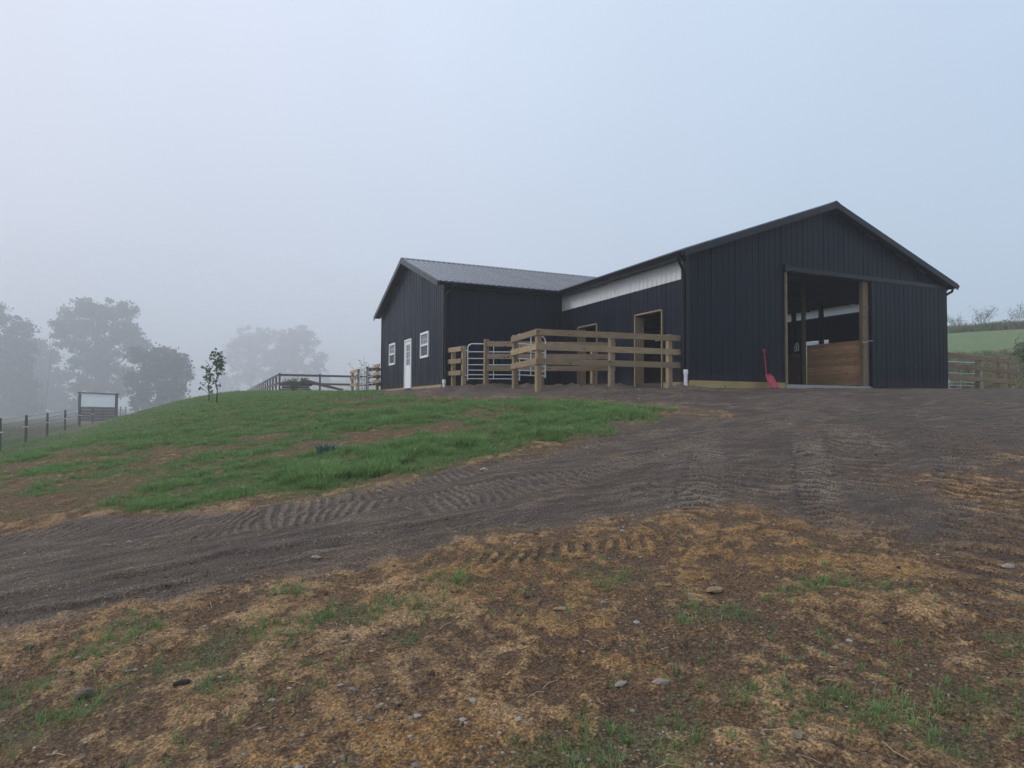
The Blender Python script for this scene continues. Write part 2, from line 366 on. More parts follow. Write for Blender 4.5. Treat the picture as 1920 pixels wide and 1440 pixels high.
# ------------------------------------------------------------------ ground
def ground_material():
    m, nt, b, out = new_mat('ground_soil')
    tc = N(nt, 'TexCoord'); flat = N(nt, 'Mapping'); flat.inputs['Scale'].default_value = (1, 1, 0); nt.links.new(tc.outputs['Object'], flat.inputs['Vector']); v = flat.outputs[0]
    mps = N(nt, 'Mapping'); mps.inputs['Rotation'].default_value = (0, 0, math.radians(-14)); mps.inputs['Scale'].default_value = (.35, 1.6, 1); nt.links.new(v, mps.inputs['Vector']); vs_ = mps.outputs[0]
    at = N(nt, 'Attribute', attribute_name='zone'); sep = N(nt, 'SeparateColor'); nt.links.new(at.outputs['Color'], sep.inputs[0])
    drive, grass, sand = sep.outputs[0], sep.outputs[1], sep.outputs[2]
    at2 = N(nt, 'Attribute', attribute_name='detail'); sep2 = N(nt, 'SeparateColor'); nt.links.new(at2.outputs['Color'], sep2.inputs[0])
    mud_dark, orange, straw = sep2.outputs[0], sep2.outputs[1], sep2.outputs[2]
    n2 = noise(nt, v, 2.3, 5, .6); n9 = noise(nt, v, 9, 5, .65, .4); n40 = noise(nt, v, 38, 4, .65); n150 = noise(nt, v, 140, 3, .6)
    # loose soil: crumbly dark humus broken by smooth trodden patches of subsoil
    p5 = noise(nt, v, 4.6, 6, .62, .7); p14 = noise(nt, v, 13, 5, .65, .5)
    crumbs = mixc(nt, maprange(nt, n40, .38, .62), (.038, .0205, .0105), (.150, .086, .043))
    crumbs = mixc(nt, maprange(nt, n9, .40, .62, 0, .6), crumbs, (.115, .070, .037))
    tanc = mixc(nt, maprange(nt, n2, .35, .65), (.200, .118, .053), (.300, .192, .098))
    tanc = mixc(nt, maprange(nt, n40, .50, .36, 0, .45), tanc, (.095, .054, .027))
    pm = math_(nt, 'ADD', math_(nt, 'ADD', math_(nt, 'MULTIPLY', p5, .55), math_(nt, 'MULTIPLY', p14, .45)), maprange(nt, sand, 0, 1, -.075, .065))
    pf = maprange(nt, pm, .475, .580)
    c = mixc(nt, pf, crumbs, tanc)
    c = mixc(nt, math_(nt, 'MULTIPLY', maprange(nt, p14, .62, .72), .45), c, (.27, .185, .108))
    c = mixc(nt, math_(nt, 'MULTIPLY', math_(nt, 'MULTIPLY', orange, maprange(nt, pm, .43, .52, .15, 1)), .8), c, mixc(nt, maprange(nt, p14, .38, .62), (.125, .062, .020), (.270, .152, .058)))
    # driveway: dark stone millings and mud
    d = mixc(nt, maprange(nt, n40, .36, .64), (.038, .0285, .0225), (.115, .089, .070))
    d = mixc(nt, maprange(nt, n2, .42, .66, 0, .7), d, (.100, .074, .057))
    nL = noise(nt, vs_, 1.3, 6, .62)
    d = mixc(nt, maprange(nt, nL, .46, .64, 0, .8), d, mixc(nt, n40, (.058, .036, .023), (.135, .092, .060)))
    nS = noise(nt, vs_, 5.0, 5, .65)
    d = mixc(nt, maprange(nt, nS, .50, .36, 0, .75), d, (.038, .030, .027))
    d = mixc(nt, math_(nt, 'MULTIPLY', maprange(nt, nS, .5, .66), .7), d, (.155, .122, .096))
    d = mixc(nt, math_(nt, 'MULTIPLY', straw, .8), d, mixc(nt, n40, (.13, .104, .083), (.23, .188, .152)))
    c = mixc(nt, drive, c, d)
    c = mixc(nt, math_(nt, 'MULTIPLY', mud_dark, .8), c, mixc(nt, n40, (.024, .016, .011), (.070, .046, .031)))
    # thin sward and moss tint between the blades
    g = mixc(nt, maprange(nt, n40, .35, .65), (.045, .060, .022), (.085, .105, .042))
    g = mixc(nt, at2.outputs['Alpha'], g, mixc(nt, n2, (.075, .135, .050), (.125, .195, .075)))
    c = mixc(nt, math_(nt, 'MULTIPLY', grass, .85), c, g)
    # straw flecks and crumbs
    c = mixc(nt, math_(nt, 'MULTIPLY', math_(nt, 'MULTIPLY', straw, maprange(nt, drive, 0, .3, 1, 0)), maprange(nt, n150, .55, .75, 0, .45)), c, (.26, .20, .12))
    vo = N(nt, 'TexVoronoi', i_Scale=62.0, i_Randomness=1.0); nt.links.new(v, vo.inputs['Vector'])
    st = maprange(nt, vo.outputs['Distance'], .16, .30, 1, 0)
    sepc = N(nt, 'SeparateColor'); nt.links.new(vo.outputs['Color'], sepc.inputs[0])
    pick = maprange(nt, sepc.outputs[0], .86, .90)
    stc = mixc(nt, sepc.outputs[1], (.10, .075, .06), (.42, .37, .31))
    c = mixc(nt, math_(nt, 'MULTIPLY', math_(nt, 'MULTIPLY', st, pick), maprange(nt, grass, .1, .5, .85, .1)), c, stc)
    n80 = noise(nt, v, 75, 2, .6)
    grit = N(nt, 'TexVoronoi', i_Scale=105.0); nt.links.new(v, grit.inputs['Vector']); sg_ = N(nt, 'SeparateColor'); nt.links.new(grit.outputs['Color'], sg_.inputs[0])
    fine = math_(nt, 'MULTIPLY', maprange(nt, n80, .34, .66, .50, 1.50), maprange(nt, sg_.outputs[0], 0, 1, .60, 1.45))
    cc = N(nt, 'CombineColor'); [nt.links.new(fine, cc.inputs[i]) for i in range(3)]
    c = mixc(nt, 1.0, c, cc.outputs[0], 'MULTIPLY')
    nt.links.new(c, b.inputs['Base Color'])
    nt.links.new(maprange(nt, mud_dark, 0, 1, .95, .68), b.inputs['Roughness'])
    b.inputs['Specular IOR Level'].default_value = .25
    h = math_(nt, 'ADD', math_(nt, 'MULTIPLY', n40, 1.0), math_(nt, 'MULTIPLY', n150, .5))
    h = math_(nt, 'ADD', h, math_(nt, 'MULTIPLY', math_(nt, 'MULTIPLY', st, pick), .5))
    h = math_(nt, 'ADD', h, math_(nt, 'MULTIPLY', pf, .35))
    bump(nt, b, h, .85, .018)
    return m

def build_ground():
    r = [.5]
    while r[-1] < 620:
        d = r[-1]
        k = (.0033 if 4 < d < 10.5 else .0049) if d < 24 else (.012 if d < 60 else .035)
        if d < 2: k = .03
        r.append(d * (1 + k))
    r = np.array(r)
    a_in = np.linspace(-46, 46, 1000)
    a_out = np.linspace(46, 314, 90)[1:-1]
    ang = np.radians(np.concatenate([a_in, a_out])) + YAW
    na, nr = len(ang), len(r)
    X = CX + np.outer(r, np.sin(ang)); Y = CY + np.outer(r, np.cos(ang))
    X = X.ravel(); Y = Y.ravel()
    D = np.hypot(X - CX, Y - CY)
    Z = terrain(X, Y)
    # zones
    wob = (fbm(X, Y, 1.1, 4, 3) - .5) * 1.3 + (fbm(X, Y, 6, 3, 4) - .5) * .6
    dr = poly_sdf(X, Y, DRIVE_POLY) + wob * np.where(X > -7.8, 2.1, .62)
    drive = sstep(dr / np.where(X > -7.8, 1.3, .42) + .5)
    inside = (X > .05) & (X < 11.35) & (Y > .05) & (Y < 17.0)
    dens, edge, gn = grass_density(X, Y)
    big = fbm(X, Y, .9, 4, 21); mid = fbm(X, Y, 3.2, 4, 22); small = fbm(X, Y, 11, 4, 23)
    crumb = fbm(X, Y, 34, 3, 24)
    near = 1 - sstep((D - 12) / 14)
    amp = np.where(D < 60, 1, 0)
    bare_bank = edge
    sand = (1 - .55 * bare_bank) * sstep((.34 * mid + .20 * big + .26 * small + .20 * crumb - .455) / .13)
    orange_pts = [(-9.72, -10.86, .5), (-9.13, -10.75, .45), (-8.34, -10.75, .5), (-10.68, -10.34, .35), (-10.17, -10.62, .4), (-8.17, -11.04, .4), (-9.15, -11.3, .45), (-10.24, -11.09, .4), (-7.94, -12.12, .3), (-11.85, -12.2, .35), (-11.5, -12.4, .4), (-11.2, -12.6, .35), (-12.66, -10.2, .3), (-8.52, -11.7, .5), (-10.2, -12.0, .4), (-13.9, -6.8, .5), (-12.9, -7.05, .3)]
    org = np.zeros(X.shape)
    for x, y, q in orange_pts: org += np.exp(-((X - x) ** 2 + (Y - y) ** 2) / (q * q))
    org = np.clip(org, 0, 1) * sstep((.6 * mid + .4 * small - .36) / .2) * (1 - drive) * (1 - .8 * dens)
    # relief
    dirt = (1 - drive) * (1 - edge)
    H = (big - .5) * .10 * (1 - sstep((D - 30) / 20)) * (1 - .6 * drive)
    H += (mid - .5) * (.050 * dirt + .035 * drive + .06 * edge) * amp
    H += (small - .5) * (.017 * dirt + .013 * drive + .030 * edge) * near
    H += (crumb - .5) * (.011 * dirt + .007 * drive + .014 * edge) * near
    clod = np.clip(fbm(X, Y, 15, 2, 61) - .60, 0, 1) * .05 * near
    H += clod * (dirt + .35 * drive) * sstep((fbm(X, Y, 1.3, 2, 62) - .42) / .2)
    mud_dark = np.clip((fbm(X * .7 + Y * .2, Y * 1.5, 1.5, 5, 41) - .51) / .10, 0, 1) * drive * (.45 + .4 * sstep((X + 8.5) / 3))
    mud_dark = np.maximum(mud_dark, (1 - sand) * dirt * .45 * sstep((fbm(X, Y, 5, 3, 45) - .46) / .12))
    pale = np.zeros(X.shape)
    for pts, w, per, kind, dep in TRACKS:
        x0, x1 = min(p[0] for p in pts) - 1, max(p[0] for p in pts) + 1; y0, y1 = min(p[1] for p in pts) - 1, max(p[1] for p in pts) + 1
        ii = np.nonzero((X > x0) & (X < x1) & (Y > y0) & (Y < y1))[0]
        if not len(ii): continue
        x, y = X[ii], Y[ii]
        wx = x + (fbm(x, y, 1.2, 2, 70) - .5) * .25; wy = y + (fbm(x, y, 1.2, 2, 71) - .5) * .25
        al, ac, tot = line_coords(wx, wy, pts)
        q = np.abs(ac) / (w / 2)
        m = sstep((1.12 - q) / .3) * sstep(al / .9) * sstep((tot - al) / .9)
        brk = sstep((fbm(x, y, 1.6, 3, 72) - .24) / .2)
        if kind == 'chevron':
            mud_dark[ii] *= 1 - .7 * m; pale[ii] = np.maximum(pale[ii], .15 * m)
        if kind == 'chevron': ph = al / per + np.abs(ac) / w * 1.5
        elif kind == 'bar': ph = al / per + ac / w * .5 + (fbm(x, y, 1.5, 2, 73) - .5) * .7
        else: ph = None
        if ph is None:
            hh = -.020 * m + .011 * np.exp(-((q - 1.35) / .3) ** 2) * sstep(al / .5) * sstep((tot - al) / .5)
            hh += .003 * np.sin(q * 14) * m
            mud_dark[ii] = np.maximum(mud_dark[ii], m * .8 * brk)
        else:
            t = np.sin(2 * np.pi * ph); t = np.tanh((5.0 if kind == 'chevron' else 3.2) * t)
            hh = (-.010 + .012 * t * brk) * m * dep
            hh += .009 * np.exp(-((q - 1.25) / .25) ** 2) * sstep(al / .5) * sstep((tot - al) / .5) * dep
            pale[ii] = np.maximum(pale[ii], m * np.clip(t, 0, 1) * brk * (.95 if kind == 'chevron' else .6))
            mud_dark[ii] = np.maximum(mud_dark[ii], m * np.clip(-t * 1.0, 0, 1) * .95 * brk * dep)  # tread grooves coloured darker, ridges paler, following the bar profile
            sand[ii] = np.maximum(sand[ii], m * np.clip(t, 0, 1) * .9 * brk)
        H[ii] += hh * (1 - .9 * dens[ii]) * np.where(dirt[ii] > .5, .7, 1)
    rm = sstep((X + 8.3) / 1.2) * sstep((-8.6 - Y) / .8) * (1 - sstep((X + 1) / 3)) * sstep((D - 4.6) / 1.5)
    mud_dark = np.maximum(mud_dark, rm * sstep((fbm(X * .8 + Y * .3, Y * 1.6, 1.6, 4, 78) - .42) / .14) * .8)
    # darker wet band by the road edge ruts, soil heaped along the fence feet
    mud_dark = np.maximum(mud_dark, .75 * sstep((fbm(X, Y, .9, 4, 77) - .50) / .14) * np.exp(-(((X + 3.2) / 3.6) ** 2 + ((Y + 8.4) / 1.5) ** 2)))
    heap = np.exp(-(((X + 2.6) / 4.2) ** 2)) * np.exp(-(((Y - 2.5) / 4.5) ** 2)) * (.16 + .22 * (small - .5)) * sstep((fbm(X, Y, .8, 3, 80) - .35) / .3)
    H += heap * (X < 0) * (Y < 7.3) * sstep(-X / .5)
    H += sstep((.3 - Y) / .3) * 0
    Z = Z + np.where(inside, -.02, H)
    Z = np.where(inside, np.maximum(Z, .06), Z)
    # nothing may climb over the barn's sill
    nb = np.exp(-np.maximum(0, np.maximum(np.maximum(-X, X - 11.4), np.maximum(-Y, Y - 17.1))) / .5)
    Z = np.where(~inside & (Y < .5) & (X > -.2) & (X < 11.6), np.minimum(Z, -.02 + .04 * (1 - nb)), Z)
    straw = sstep((fbm(X, Y, 1.4, 3, 55) - .45) / .2) * (1 - drive) + pale * drive
    greening = np.clip(dens * .85 + .25 * edge * sstep((gn - .35) / .2), 0, 1)
    # the far side of the bank and the right-hand hill are under old pasture
    farg = np.maximum(sstep((D - 36) / 10) * (X < -5), sstep((.97 * (X - 17) + .24 * (Y - 3) - 1.5) / 4) * (X > 11.8))
    farn = .55 + .5 * fbm(X, Y, .25, 4, 99)
    w = .97 * (X - 17) + .24 * (Y - 3)
    band = sstep((w - 21 + 6 * (fbm(X, Y, .2, 3, 98) - .5)) / 3)
    greening = np.maximum(greening, farg * np.clip(farn, 0, 1) * np.where(X > 11, .60 + .60 * band, .6))
    tuft = np.zeros(X.shape)
    for x, y, q in TUFTS: tuft = np.maximum(tuft, np.exp(-((X - x) ** 2 + (Y - y) ** 2) / (q * q)))
    greening = np.maximum(greening, tuft * .55 * (1 - drive))
    drive = np.clip(drive * (1 - farg), 0, 1)
    idx = np.arange(nr * na).reshape(nr, na)
    a = idx[:-1]; bq = idx[1:]
    F = np.stack([a, np.roll(a, -1, 1), np.roll(bq, -1, 1), bq], -1).reshape(-1, 4)[:, ::-1]
    V = np.stack([X, Y, Z], 1)
    c0 = len(V); V = np.vstack([V, [[CX, CY, terrain(np.array([CX]), np.array([CY]))[0]]]])
    me = np_mesh('ground', V, F, ground_material())
    bm_f = [(int(idx[0][i]), int(idx[0][(i + 1) % na]), c0) for i in range(na)]
    for nm, chans in (('zone', (drive, greening, sand)), ('detail', (mud_dark, org, straw))):
        ca = me.color_attributes.new(nm, 'FLOAT_COLOR', 'POINT')
        arr = np.ones((len(V), 4), np.float32)
        for i, ch in enumerate(chans): arr[:-1, i] = np.clip(ch, 0, 1)
        arr[:, 3] = 0
        arr[:-1, 3] = np.clip(farg * (X > 11.8) * (.25 + .75 * band), 0, 1)
        ca.data.foreach_set('color', arr.ravel())
    o = bpy.data.objects.new('ground', me); COL.objects.link(o); o['kind'] = 'structure'
    o['label'] = 'sloping bare soil, dark stone driveway and seeded bank'
    return X, Y, Z, D, na, nr, r, drive, dens

_T = [(-8.66, -11.9), (-8.51, -11.93), (-8.85, -11.9), (-8.42, -12.11), (-9.6, -11.88), (-9.41, -11.97), (-11.54, -10.89), (-11.63, -10.91), (-11.26, -11.03), (-11.44, -10.83), (-11.99, -10.86), (-11.85, -10.84), (-12.19, -11.03), (-11.35, -10.85), (-11.61, -10.3), (-12.41, -10.42), (-12.65, -10.56), (-12.59, -11.17), (-12.97, -10.88), (-10.8, -12.61), (-10.71, -12.62), (-10.44, -12.81), (-10.49, -12.69), (-9.73, -12.85), (-9.6, -12.95), (-9.59, -12.79), (-9.55, -13.2), (-8.4, -12.85), (-12.84, -11.23), (-12.72, -11.21), (-12.55, -10.25), (-12.53, -10.53), (-12.85, -10.78), (-8.98, -13.17), (-9.99, -12.59), (-9.72, -11.2), (-10.68, -10.71), (-10.59, -10.77), (-11.13, -11.37), (-12.08, -11.39), (-9.14, -13.05), (-9.54, -13.02), (-10.97, -12.58), (-11.06, -10.86), (-10.93, -11.08)]
_rt_ = random.Random(3)
TUFTS = [(x, y, _rt_.uniform(.07, .16)) for x, y in _T]

GX, GY, GZ, GD, G_NA, G_NR, G_R, G_DRIVE, G_DENS = build_ground()
def gz(x, y):
    """height of the built ground (nearest vertex of the sheet)"""
    x = np.atleast_1d(np.asarray(x, float)); y = np.atleast_1d(np.asarray(y, float))
    d = np.hypot(x - CX, y - CY); a = np.degrees(np.arctan2(x - CX, y - CY) - YAW); a = (a + 180) % 360 - 180
    i = np.clip(np.searchsorted(G_R, d) - 1, 0, G_NR - 2)
    ok = (a > -45.9) & (a < 45.9)
    j = np.clip(((a + 46) / 92 * 999).astype(int), 0, 998)
    z1 = GZ[i * G_NA + j]; z2 = GZ[(i + 1) * G_NA + j]
    t = np.clip((d - G_R[i]) / (G_R[i + 1] - G_R[i]), 0, 1)
    z = z1 * (1 - t) + z2 * t
    return np.where(ok, z, terrain(x, y))
def g1(x, y): return float(gz(x, y)[0])

# ------------------------------------------------------------------ materials
M = {}
def mat_siding():
    m, nt, b, out = new_mat('black_painted_steel')
    tc = N(nt, 'TexCoord'); v = tc.outputs['Object']; oi = N(nt, 'ObjectInfo'); sp_ = N(nt, 'SeparateXYZ'); nt.links.new(v, sp_.inputs[0])
    n1 = noise(nt, v, .9, 5); n2 = noise(nt, v, 7, 4); wv = noise(nt, v, 1.6, 2)
    c = mixc(nt, maprange(nt, oi.outputs['Random'], 0, 1), (.0042, .0072, .0165), (.0052, .0082, .0185))
    c = mixc(nt, maprange(nt, n1, .35, .7, 0, .35), c, (.010, .0115, .016))
    # dried mud splash, thrown up in uneven tongues from the ground
    hgt = math_(nt, 'ADD', sp_.outputs['Z'], math_(nt, 'MULTIPLY', n2, -.55))
    c = mixc(nt, math_(nt, 'MULTIPLY', maprange(nt, hgt, .12, -.22), .35), c, (.075, .055, .040))
    nt.links.new(c, b.inputs['Base Color']); b.inputs['Specular IOR Level'].default_value = .19
    nt.links.new(math_(nt, 'ADD', maprange(nt, n1, .3, .7, .36, .46), maprange(nt, oi.outputs['Random'], 0, 1, -.03, .04)), b.inputs['Roughness'])
    bump(nt, b, wv, .25, .03); return m
M['black'] = mat_siding()
M['trim'] = mat_plain('black_trim', (.009, .0105, .0145), .36, 0, .08, 2, spec=.35)
M['roof'] = mat_plain('charcoal_roof_steel', (.13, .14, .155), .26, .55, .08, 1.2, objvar=.04)
M['white'] = mat_plain('white_vinyl', (.74, .76, .78), .45, 0, .05, 6)
M['pvc'] = mat_plain('white_plastic_pipe', (.72, .74, .74), .4, 0, .08, 10)
M['galv'] = mat_plain('galvanised_tube', (.62, .64, .66), .38, .35, .08, 18)
M['steel'] = mat_plain('bright_latch_steel', (.55, .55, .55), .3, .8, .08, 18)
M['glass'] = mat_plain('dark_window_glass', (.030, .036, .044), .06, 0, .05, 3, spec=.6)
M['grey_pane'] = mat_plain('grey_window_pane', (.20, .22, .24), .15, 0, .06, 9, spec=.6)  # lighter grey than the glass of the lower panes
M['muntin'] = mat_plain('grey_muntin', (.40, .41, .43), .4, 0, .05, 6)
M['concrete'] = mat_plain('pale_concrete', (.36, .35, .33), .85, 0, .16, 9, .004)
M['red'] = mat_plain('red_shovel_plastic', (.42, .018, .045), .42, 0, .12, 14)
M['floor'] = mat_plain('stall_dirt', (.045, .038, .032), .95, 0, .25, 5)
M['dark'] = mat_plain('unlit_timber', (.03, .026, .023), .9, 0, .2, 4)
LR_L, LR_D = (.37, .285, .185), (.235, .172, .105)
M['rail_x'] = mat_wood('treated_lumber_rail_x', LR_L, LR_D, 0)
M['rail_y'] = mat_wood('treated_lumber_rail_y', LR_L, LR_D, 1)
M['post'] = mat_wood('treated_lumber_post', (.34, .265, .172), (.215, .162, .10), 2)
M['post_d'] = mat_wood('rough_door_post', (.30, .235, .145), (.19, .145, .085), 2)
M['board'] = mat_wood('fresh_base_board', (.52, .40, .20), (.37, .27, .12), 0)
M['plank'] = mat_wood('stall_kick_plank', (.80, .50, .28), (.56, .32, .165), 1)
M['plank_d'] = mat_wood('dark_stall_plank', (.20, .125, .075), (.12, .075, .045), 1)  # darker brown boards than the kick planks by the door
M['grey_x'] = mat_wood('weathered_fence_board_x', (.17, .145, .13), (.10, .085, .078), 0, False)
M['grey_y'] = mat_wood('weathered_fence_board_y', (.17, .145, .13), (.10, .085, .078), 1, False)
M['grey_p'] = mat_wood('weathered_fence_post', (.15, .13, .12), (.09, .078, .07), 2, False)
M['bark'] = mat_plain('tree_bark', (.055, .046, .038), .9, 0, .3, 5, .01)
M['signw'] = mat_plain('white_sign_face', (.88, .91, .93), .6, 0, .04, 1)
M['signp'] = mat_plain('weathered_fog_paled_plank', (.10, .088, .085), .85, 0, .2, 3)  # weathered grey, paled further to put fog into its colour
M['signd'] = mat_plain('dark_sign_timber', (.05, .042, .04), .8, 0, .2, 3)
M['wire'] = mat_plain('fence_wire', (.16, .16, .16), .5, .5, .1, 5)
def mat_light(name, tfac):
    m, nt, b, out = new_mat(name)
    tc = N(nt, 'TexCoord'); n1 = noise(nt, tc.outputs['Object'], 3, 4)
    c = mixc(nt, n1, (.90, .92, .94), (.95, .96, .97))
    nt.links.new(c, b.inputs['Base Color']); b.inputs['Roughness'].default_value = .4
    tr = N(nt, 'BsdfTranslucent'); nt.links.new(c, tr.inputs['Color'])
    mx = N(nt, 'MixShader', i_0=tfac); nt.links.new(b.outputs[0], mx.inputs[1]); nt.links.new(tr.outputs[0], mx.inputs[2])
    nt.links.new(mx.outputs[0], out.inputs[0]); return m
M['light'] = mat_light('translucent_strip', .42); M['light_far'] = mat_light('translucent_strip_backlit', .80)
def mat_leaf(name, c0, c1, trans=.3):
    m, nt, b, out = new_mat(name)
    oi = N(nt, 'ObjectInfo'); tc = N(nt, 'TexCoord'); n1 = noise(nt, tc.outputs['Object'], 1.5, 3)
    gi = N(nt, 'NewGeometry')
    f = math_(nt, 'ADD', math_(nt, 'MULTIPLY', oi.outputs['Random'], .5), math_(nt, 'MULTIPLY', gi.outputs['Random Per Island'], .5))
    c = mixc(nt, f, c0, c1)
    nt.links.new(c, b.inputs['Base Color']); b.inputs['Roughness'].default_value = .55; b.inputs['Specular IOR Level'].default_value = .3
    tr = N(nt, 'BsdfTranslucent'); nt.links.new(c, tr.inputs['Color'])
    mx = N(nt, 'MixShader', i_0=trans); nt.links.new(b.outputs[0], mx.inputs[1]); nt.links.new(tr.outputs[0], mx.inputs[2])
    nt.links.new(mx.outputs[0], out.inputs[0]); return m
M['grass'] = mat_leaf('grass_blade', (.085, .165, .050), (.225, .345, .125), .40)
M['grass2'] = mat_leaf('dry_grass_blade', (.10, .095, .045), (.19, .155, .08), .3)
M['weed'] = mat_leaf('bluish_weed_leaf', (.070, .13, .095), (.16, .24, .19), .2)
M['leaf'] = mat_leaf('tree_leaf', (.028, .045, .018), (.070, .090, .038), .3)
M['leaf2'] = mat_leaf('sapling_leaf', (.075, .11, .050), (.16, .21, .10), .45)
M['brush'] = mat_leaf('rough_brush_leaf', (.12, .14, .07), (.28, .25, .16), .3)

# ------------------------------------------------------------------ the barn
MW, ML, H = 11.4, 17.1, 3.70           # main: width, length, wall height
WD, WY0, WY1 = 4.8, 7.35, 17.1         # wing
SL = .355                              # roof slope
OV = .32
RIDGE = H + .10 + SL * MW / 2
WRIDGE = H + .10 + SL * (WY1 - WY0) / 2
barn = thing('barn', 'black metal-sided horse barn with a low side wing and open sliding door', 'barn', (0, 0, 0))

def profile(s0, s1, pitch=.2286, rib=.013):
    """rib profile points between s0 and s1: (s, offset)"""
    out = [(s0, 0)]; k = math.floor(s0 / pitch)
    while k * pitch < s1 + .1:
        c = k * pitch
        for ds, o in ((-.028, 0), (-.012, rib), (.012, rib), (.028, 0)):
            if s0 + 1e-4 < c + ds < s1 - 1e-4: out.append((c + ds, o))
        k += 1
    out.append((s1, 0)); return out
def wall_sheet(name, mat, fn, s0, s1, zb, zt, out_dir, parent, lap=0.0):
    """one ribbed sheet; fn(s,z)->point on the wall plane; zb, zt callables or numbers"""
    zb_ = zb if callable(zb) else (lambda s: zb); zt_ = zt if callable(zt) else (lambda s: zt)
    od = Vector(out_dir); mb = MB(); pr = profile(s0 + .0015, s1 - .0015, rib=.024 if name == 'light_panel' else .013); n = len(pr)
    extra = []
    vs = []
    for s, o in pr:
        vs += [Vector(fn(s, zb_(s))) + od * (o + lap), Vector(fn(s, zt_(s))) + od * (o + lap)]
    for s, o in pr:
        vs += [Vector(fn(s, zb_(s))) + od * (-.012), Vector(fn(s, zt_(s))) + od * (-.012)]
    fs = []
    for i in range(n - 1):
        a = 2 * i
        fs.append((a, a + 2, a + 3, a + 1)); b = 2 * n + a
        fs.append((b, b + 1, b + 3, b + 2)); fs.append((a, b, b + 2, a + 2)); fs.append((a + 1, a + 3, b + 3, b + 1))
    fs.append((0, 1, 2 * n + 1, 2 * n)); e = 2 * (n - 1); fs.append((e, 2 * n + e, 2 * n + e + 1, e + 1))
    mb.add(vs, fs)
    o = mb.build(name, mat, parent)
    me = o.data; bm = bmesh.new(); bm.from_mesh(me); bmesh.ops.recalc_face_normals(bm, faces=bm.faces); bm.to_mesh(me); bm.free()
    return o
def wall(fn, s0, s1, zb, zt, od, openings=(), peak=None, strip=None, name='wall_panel'):
    """a run of 3 ft sheets with openings (sa, sb, za, zb)"""
    cuts = {s0, s1}
    k = math.ceil(s0 / .9144)
    while k * .9144 < s1: cuts.add(k * .9144); k += 1
    for a, b, _, _ in openings: cuts.add(a); cuts.add(b)
    if peak is not None: cuts.add(peak)
    if strip: cuts.add(strip[0]); cuts.add(strip[1])
    cs = sorted(cuts); c2 = [cs[0]]
    keep = {s0, s1, peak} | {a for a, _, _, _ in openings} | {b for _, b, _, _ in openings} | (set(strip[:2]) if strip else set())
    for c in cs[1:]:
        if c - c2[-1] < .06:
            if c in keep: c2[-1] = c
        else: c2.append(c)
    for a, b in zip(c2[:-1], c2[1:]):
        mid = (a + b) / 2
        spans = [(zb, zt)]
        for oa, ob, za, zz in openings:
            if oa <= mid <= ob:
                nsp = []
                for p, q in spans:
                    if za > (p if not callable(p) else 0) + .05: nsp.append((p, za))
                    nsp.append((zz, q))
                spans = nsp
        for p, q in spans:
            if strip and strip[0] <= mid <= strip[1]:
                wall_sheet(name, M['black'], fn, a, b, p, strip[2], od, barn)
                wall_sheet('light_panel', M['light_far'] if od[0] > 0 else M['light'], fn, a, b, strip[2] + .004, strip[3], od, barn, -.006)
                wall_sheet(name, M['black'], fn, a, b, strip[3] + .004, q, od, barn)
            else:
                wall_sheet(name, M['black'], fn, a, b, p, q, od, barn)

DOOR = (3.82, 7.54, 0.0, 3.52)
gable = lambda s: H + SL * (MW / 2 - abs(s - MW / 2))
wgable = lambda s: H + SL * ((WY1 - WY0) / 2 - abs(s - (WY0 + WY1) / 2))
STALLS = [(1.09, 2.43), (4.77, 6.04)]
wall(lambda s, z: (s, 0, z), 0, MW, .10, gable, (0, -1, 0), [(DOOR[0], DOOR[1], .0, DOOR[3])], MW / 2)
wall(lambda s, z: (0, s, z), 0.02, WY0, .06, H, (-1, 0, 0), [(a, b, .0, 2.22) for a, b in STALLS], None, (.15, WY0 - .02, 3.02, 3.58))
wall(lambda s, z: (s, WY0, z), -WD, -.025, .06, H, (0, -1, 0))
WINS = [(9.08, 10.18, 1.2, 2.2), (14.27, 15.37, 1.2, 2.2)]
EDOOR = (11.52, 12.6, .05, 2.14)
wall(lambda s, z: (-WD, s, z), WY0 + .02, WY1, .10, wgable, (-1, 0, 0), WINS + [EDOOR], (WY0 + WY1) / 2)
wall(lambda s, z: (MW, s, z), 0.02, ML, .06, H, (1, 0, 0), [(a, b, .0, 2.22) for a, b in STALLS] + [(8.5, 9.7, .0, 2.22)], None, (.15, ML - .3, 3.2, 3.56))
wall(lambda s, z: (s, ML, z), 0, MW, .06, gable, (0, 1, 0), [], MW / 2)
wall(lambda s, z: (s, WY1, z), -WD, -.02, .06, H, (0, 1, 0))
# inside: lining of the wing side and the far end so the interior stays closed
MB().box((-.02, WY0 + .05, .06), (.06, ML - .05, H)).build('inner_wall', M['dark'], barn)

def roof_sheet(fn, s0, s1, te, tr, parent):
    """fn(s,t,o): s along the eave, t up the slope; te(s) lower end, tr(s) upper end"""
    pr = profile(s0 + .002, s1 - .002, rib=.034); n = len(pr); vs = []
    for o_ in (0, -.03):
        for s, o in pr: vs += [fn(s, te(s), (o if o_ == 0 else o_)), fn(s, tr(s), (o if o_ == 0 else o_))]
    fs = []
    for i in range(n - 1):
        a = 2 * i; b = 2 * n + a
        fs += [(a, a + 2, a + 3, a + 1), (b, b + 1, b + 3, b + 2), (a, b, b + 2, a + 2), (a + 1, a + 3, b + 3, b + 1)]
    fs.append((0, 1, 2 * n + 1, 2 * n)); e = 2 * (n - 1); fs.append((e, 2 * n + e, 2 * n + e + 1, e + 1))
    o = MB().add(vs, fs).build('roof_panel', M['roof'], parent)
    bm = bmesh.new(); bm.from_mesh(o.data); bmesh.ops.recalc_face_normals(bm, faces=bm.faces); bm.to_mesh(o.data); bm.free()
    return o
def main_z(x): return H + .10 + SL * (MW / 2 - abs(x - MW / 2))
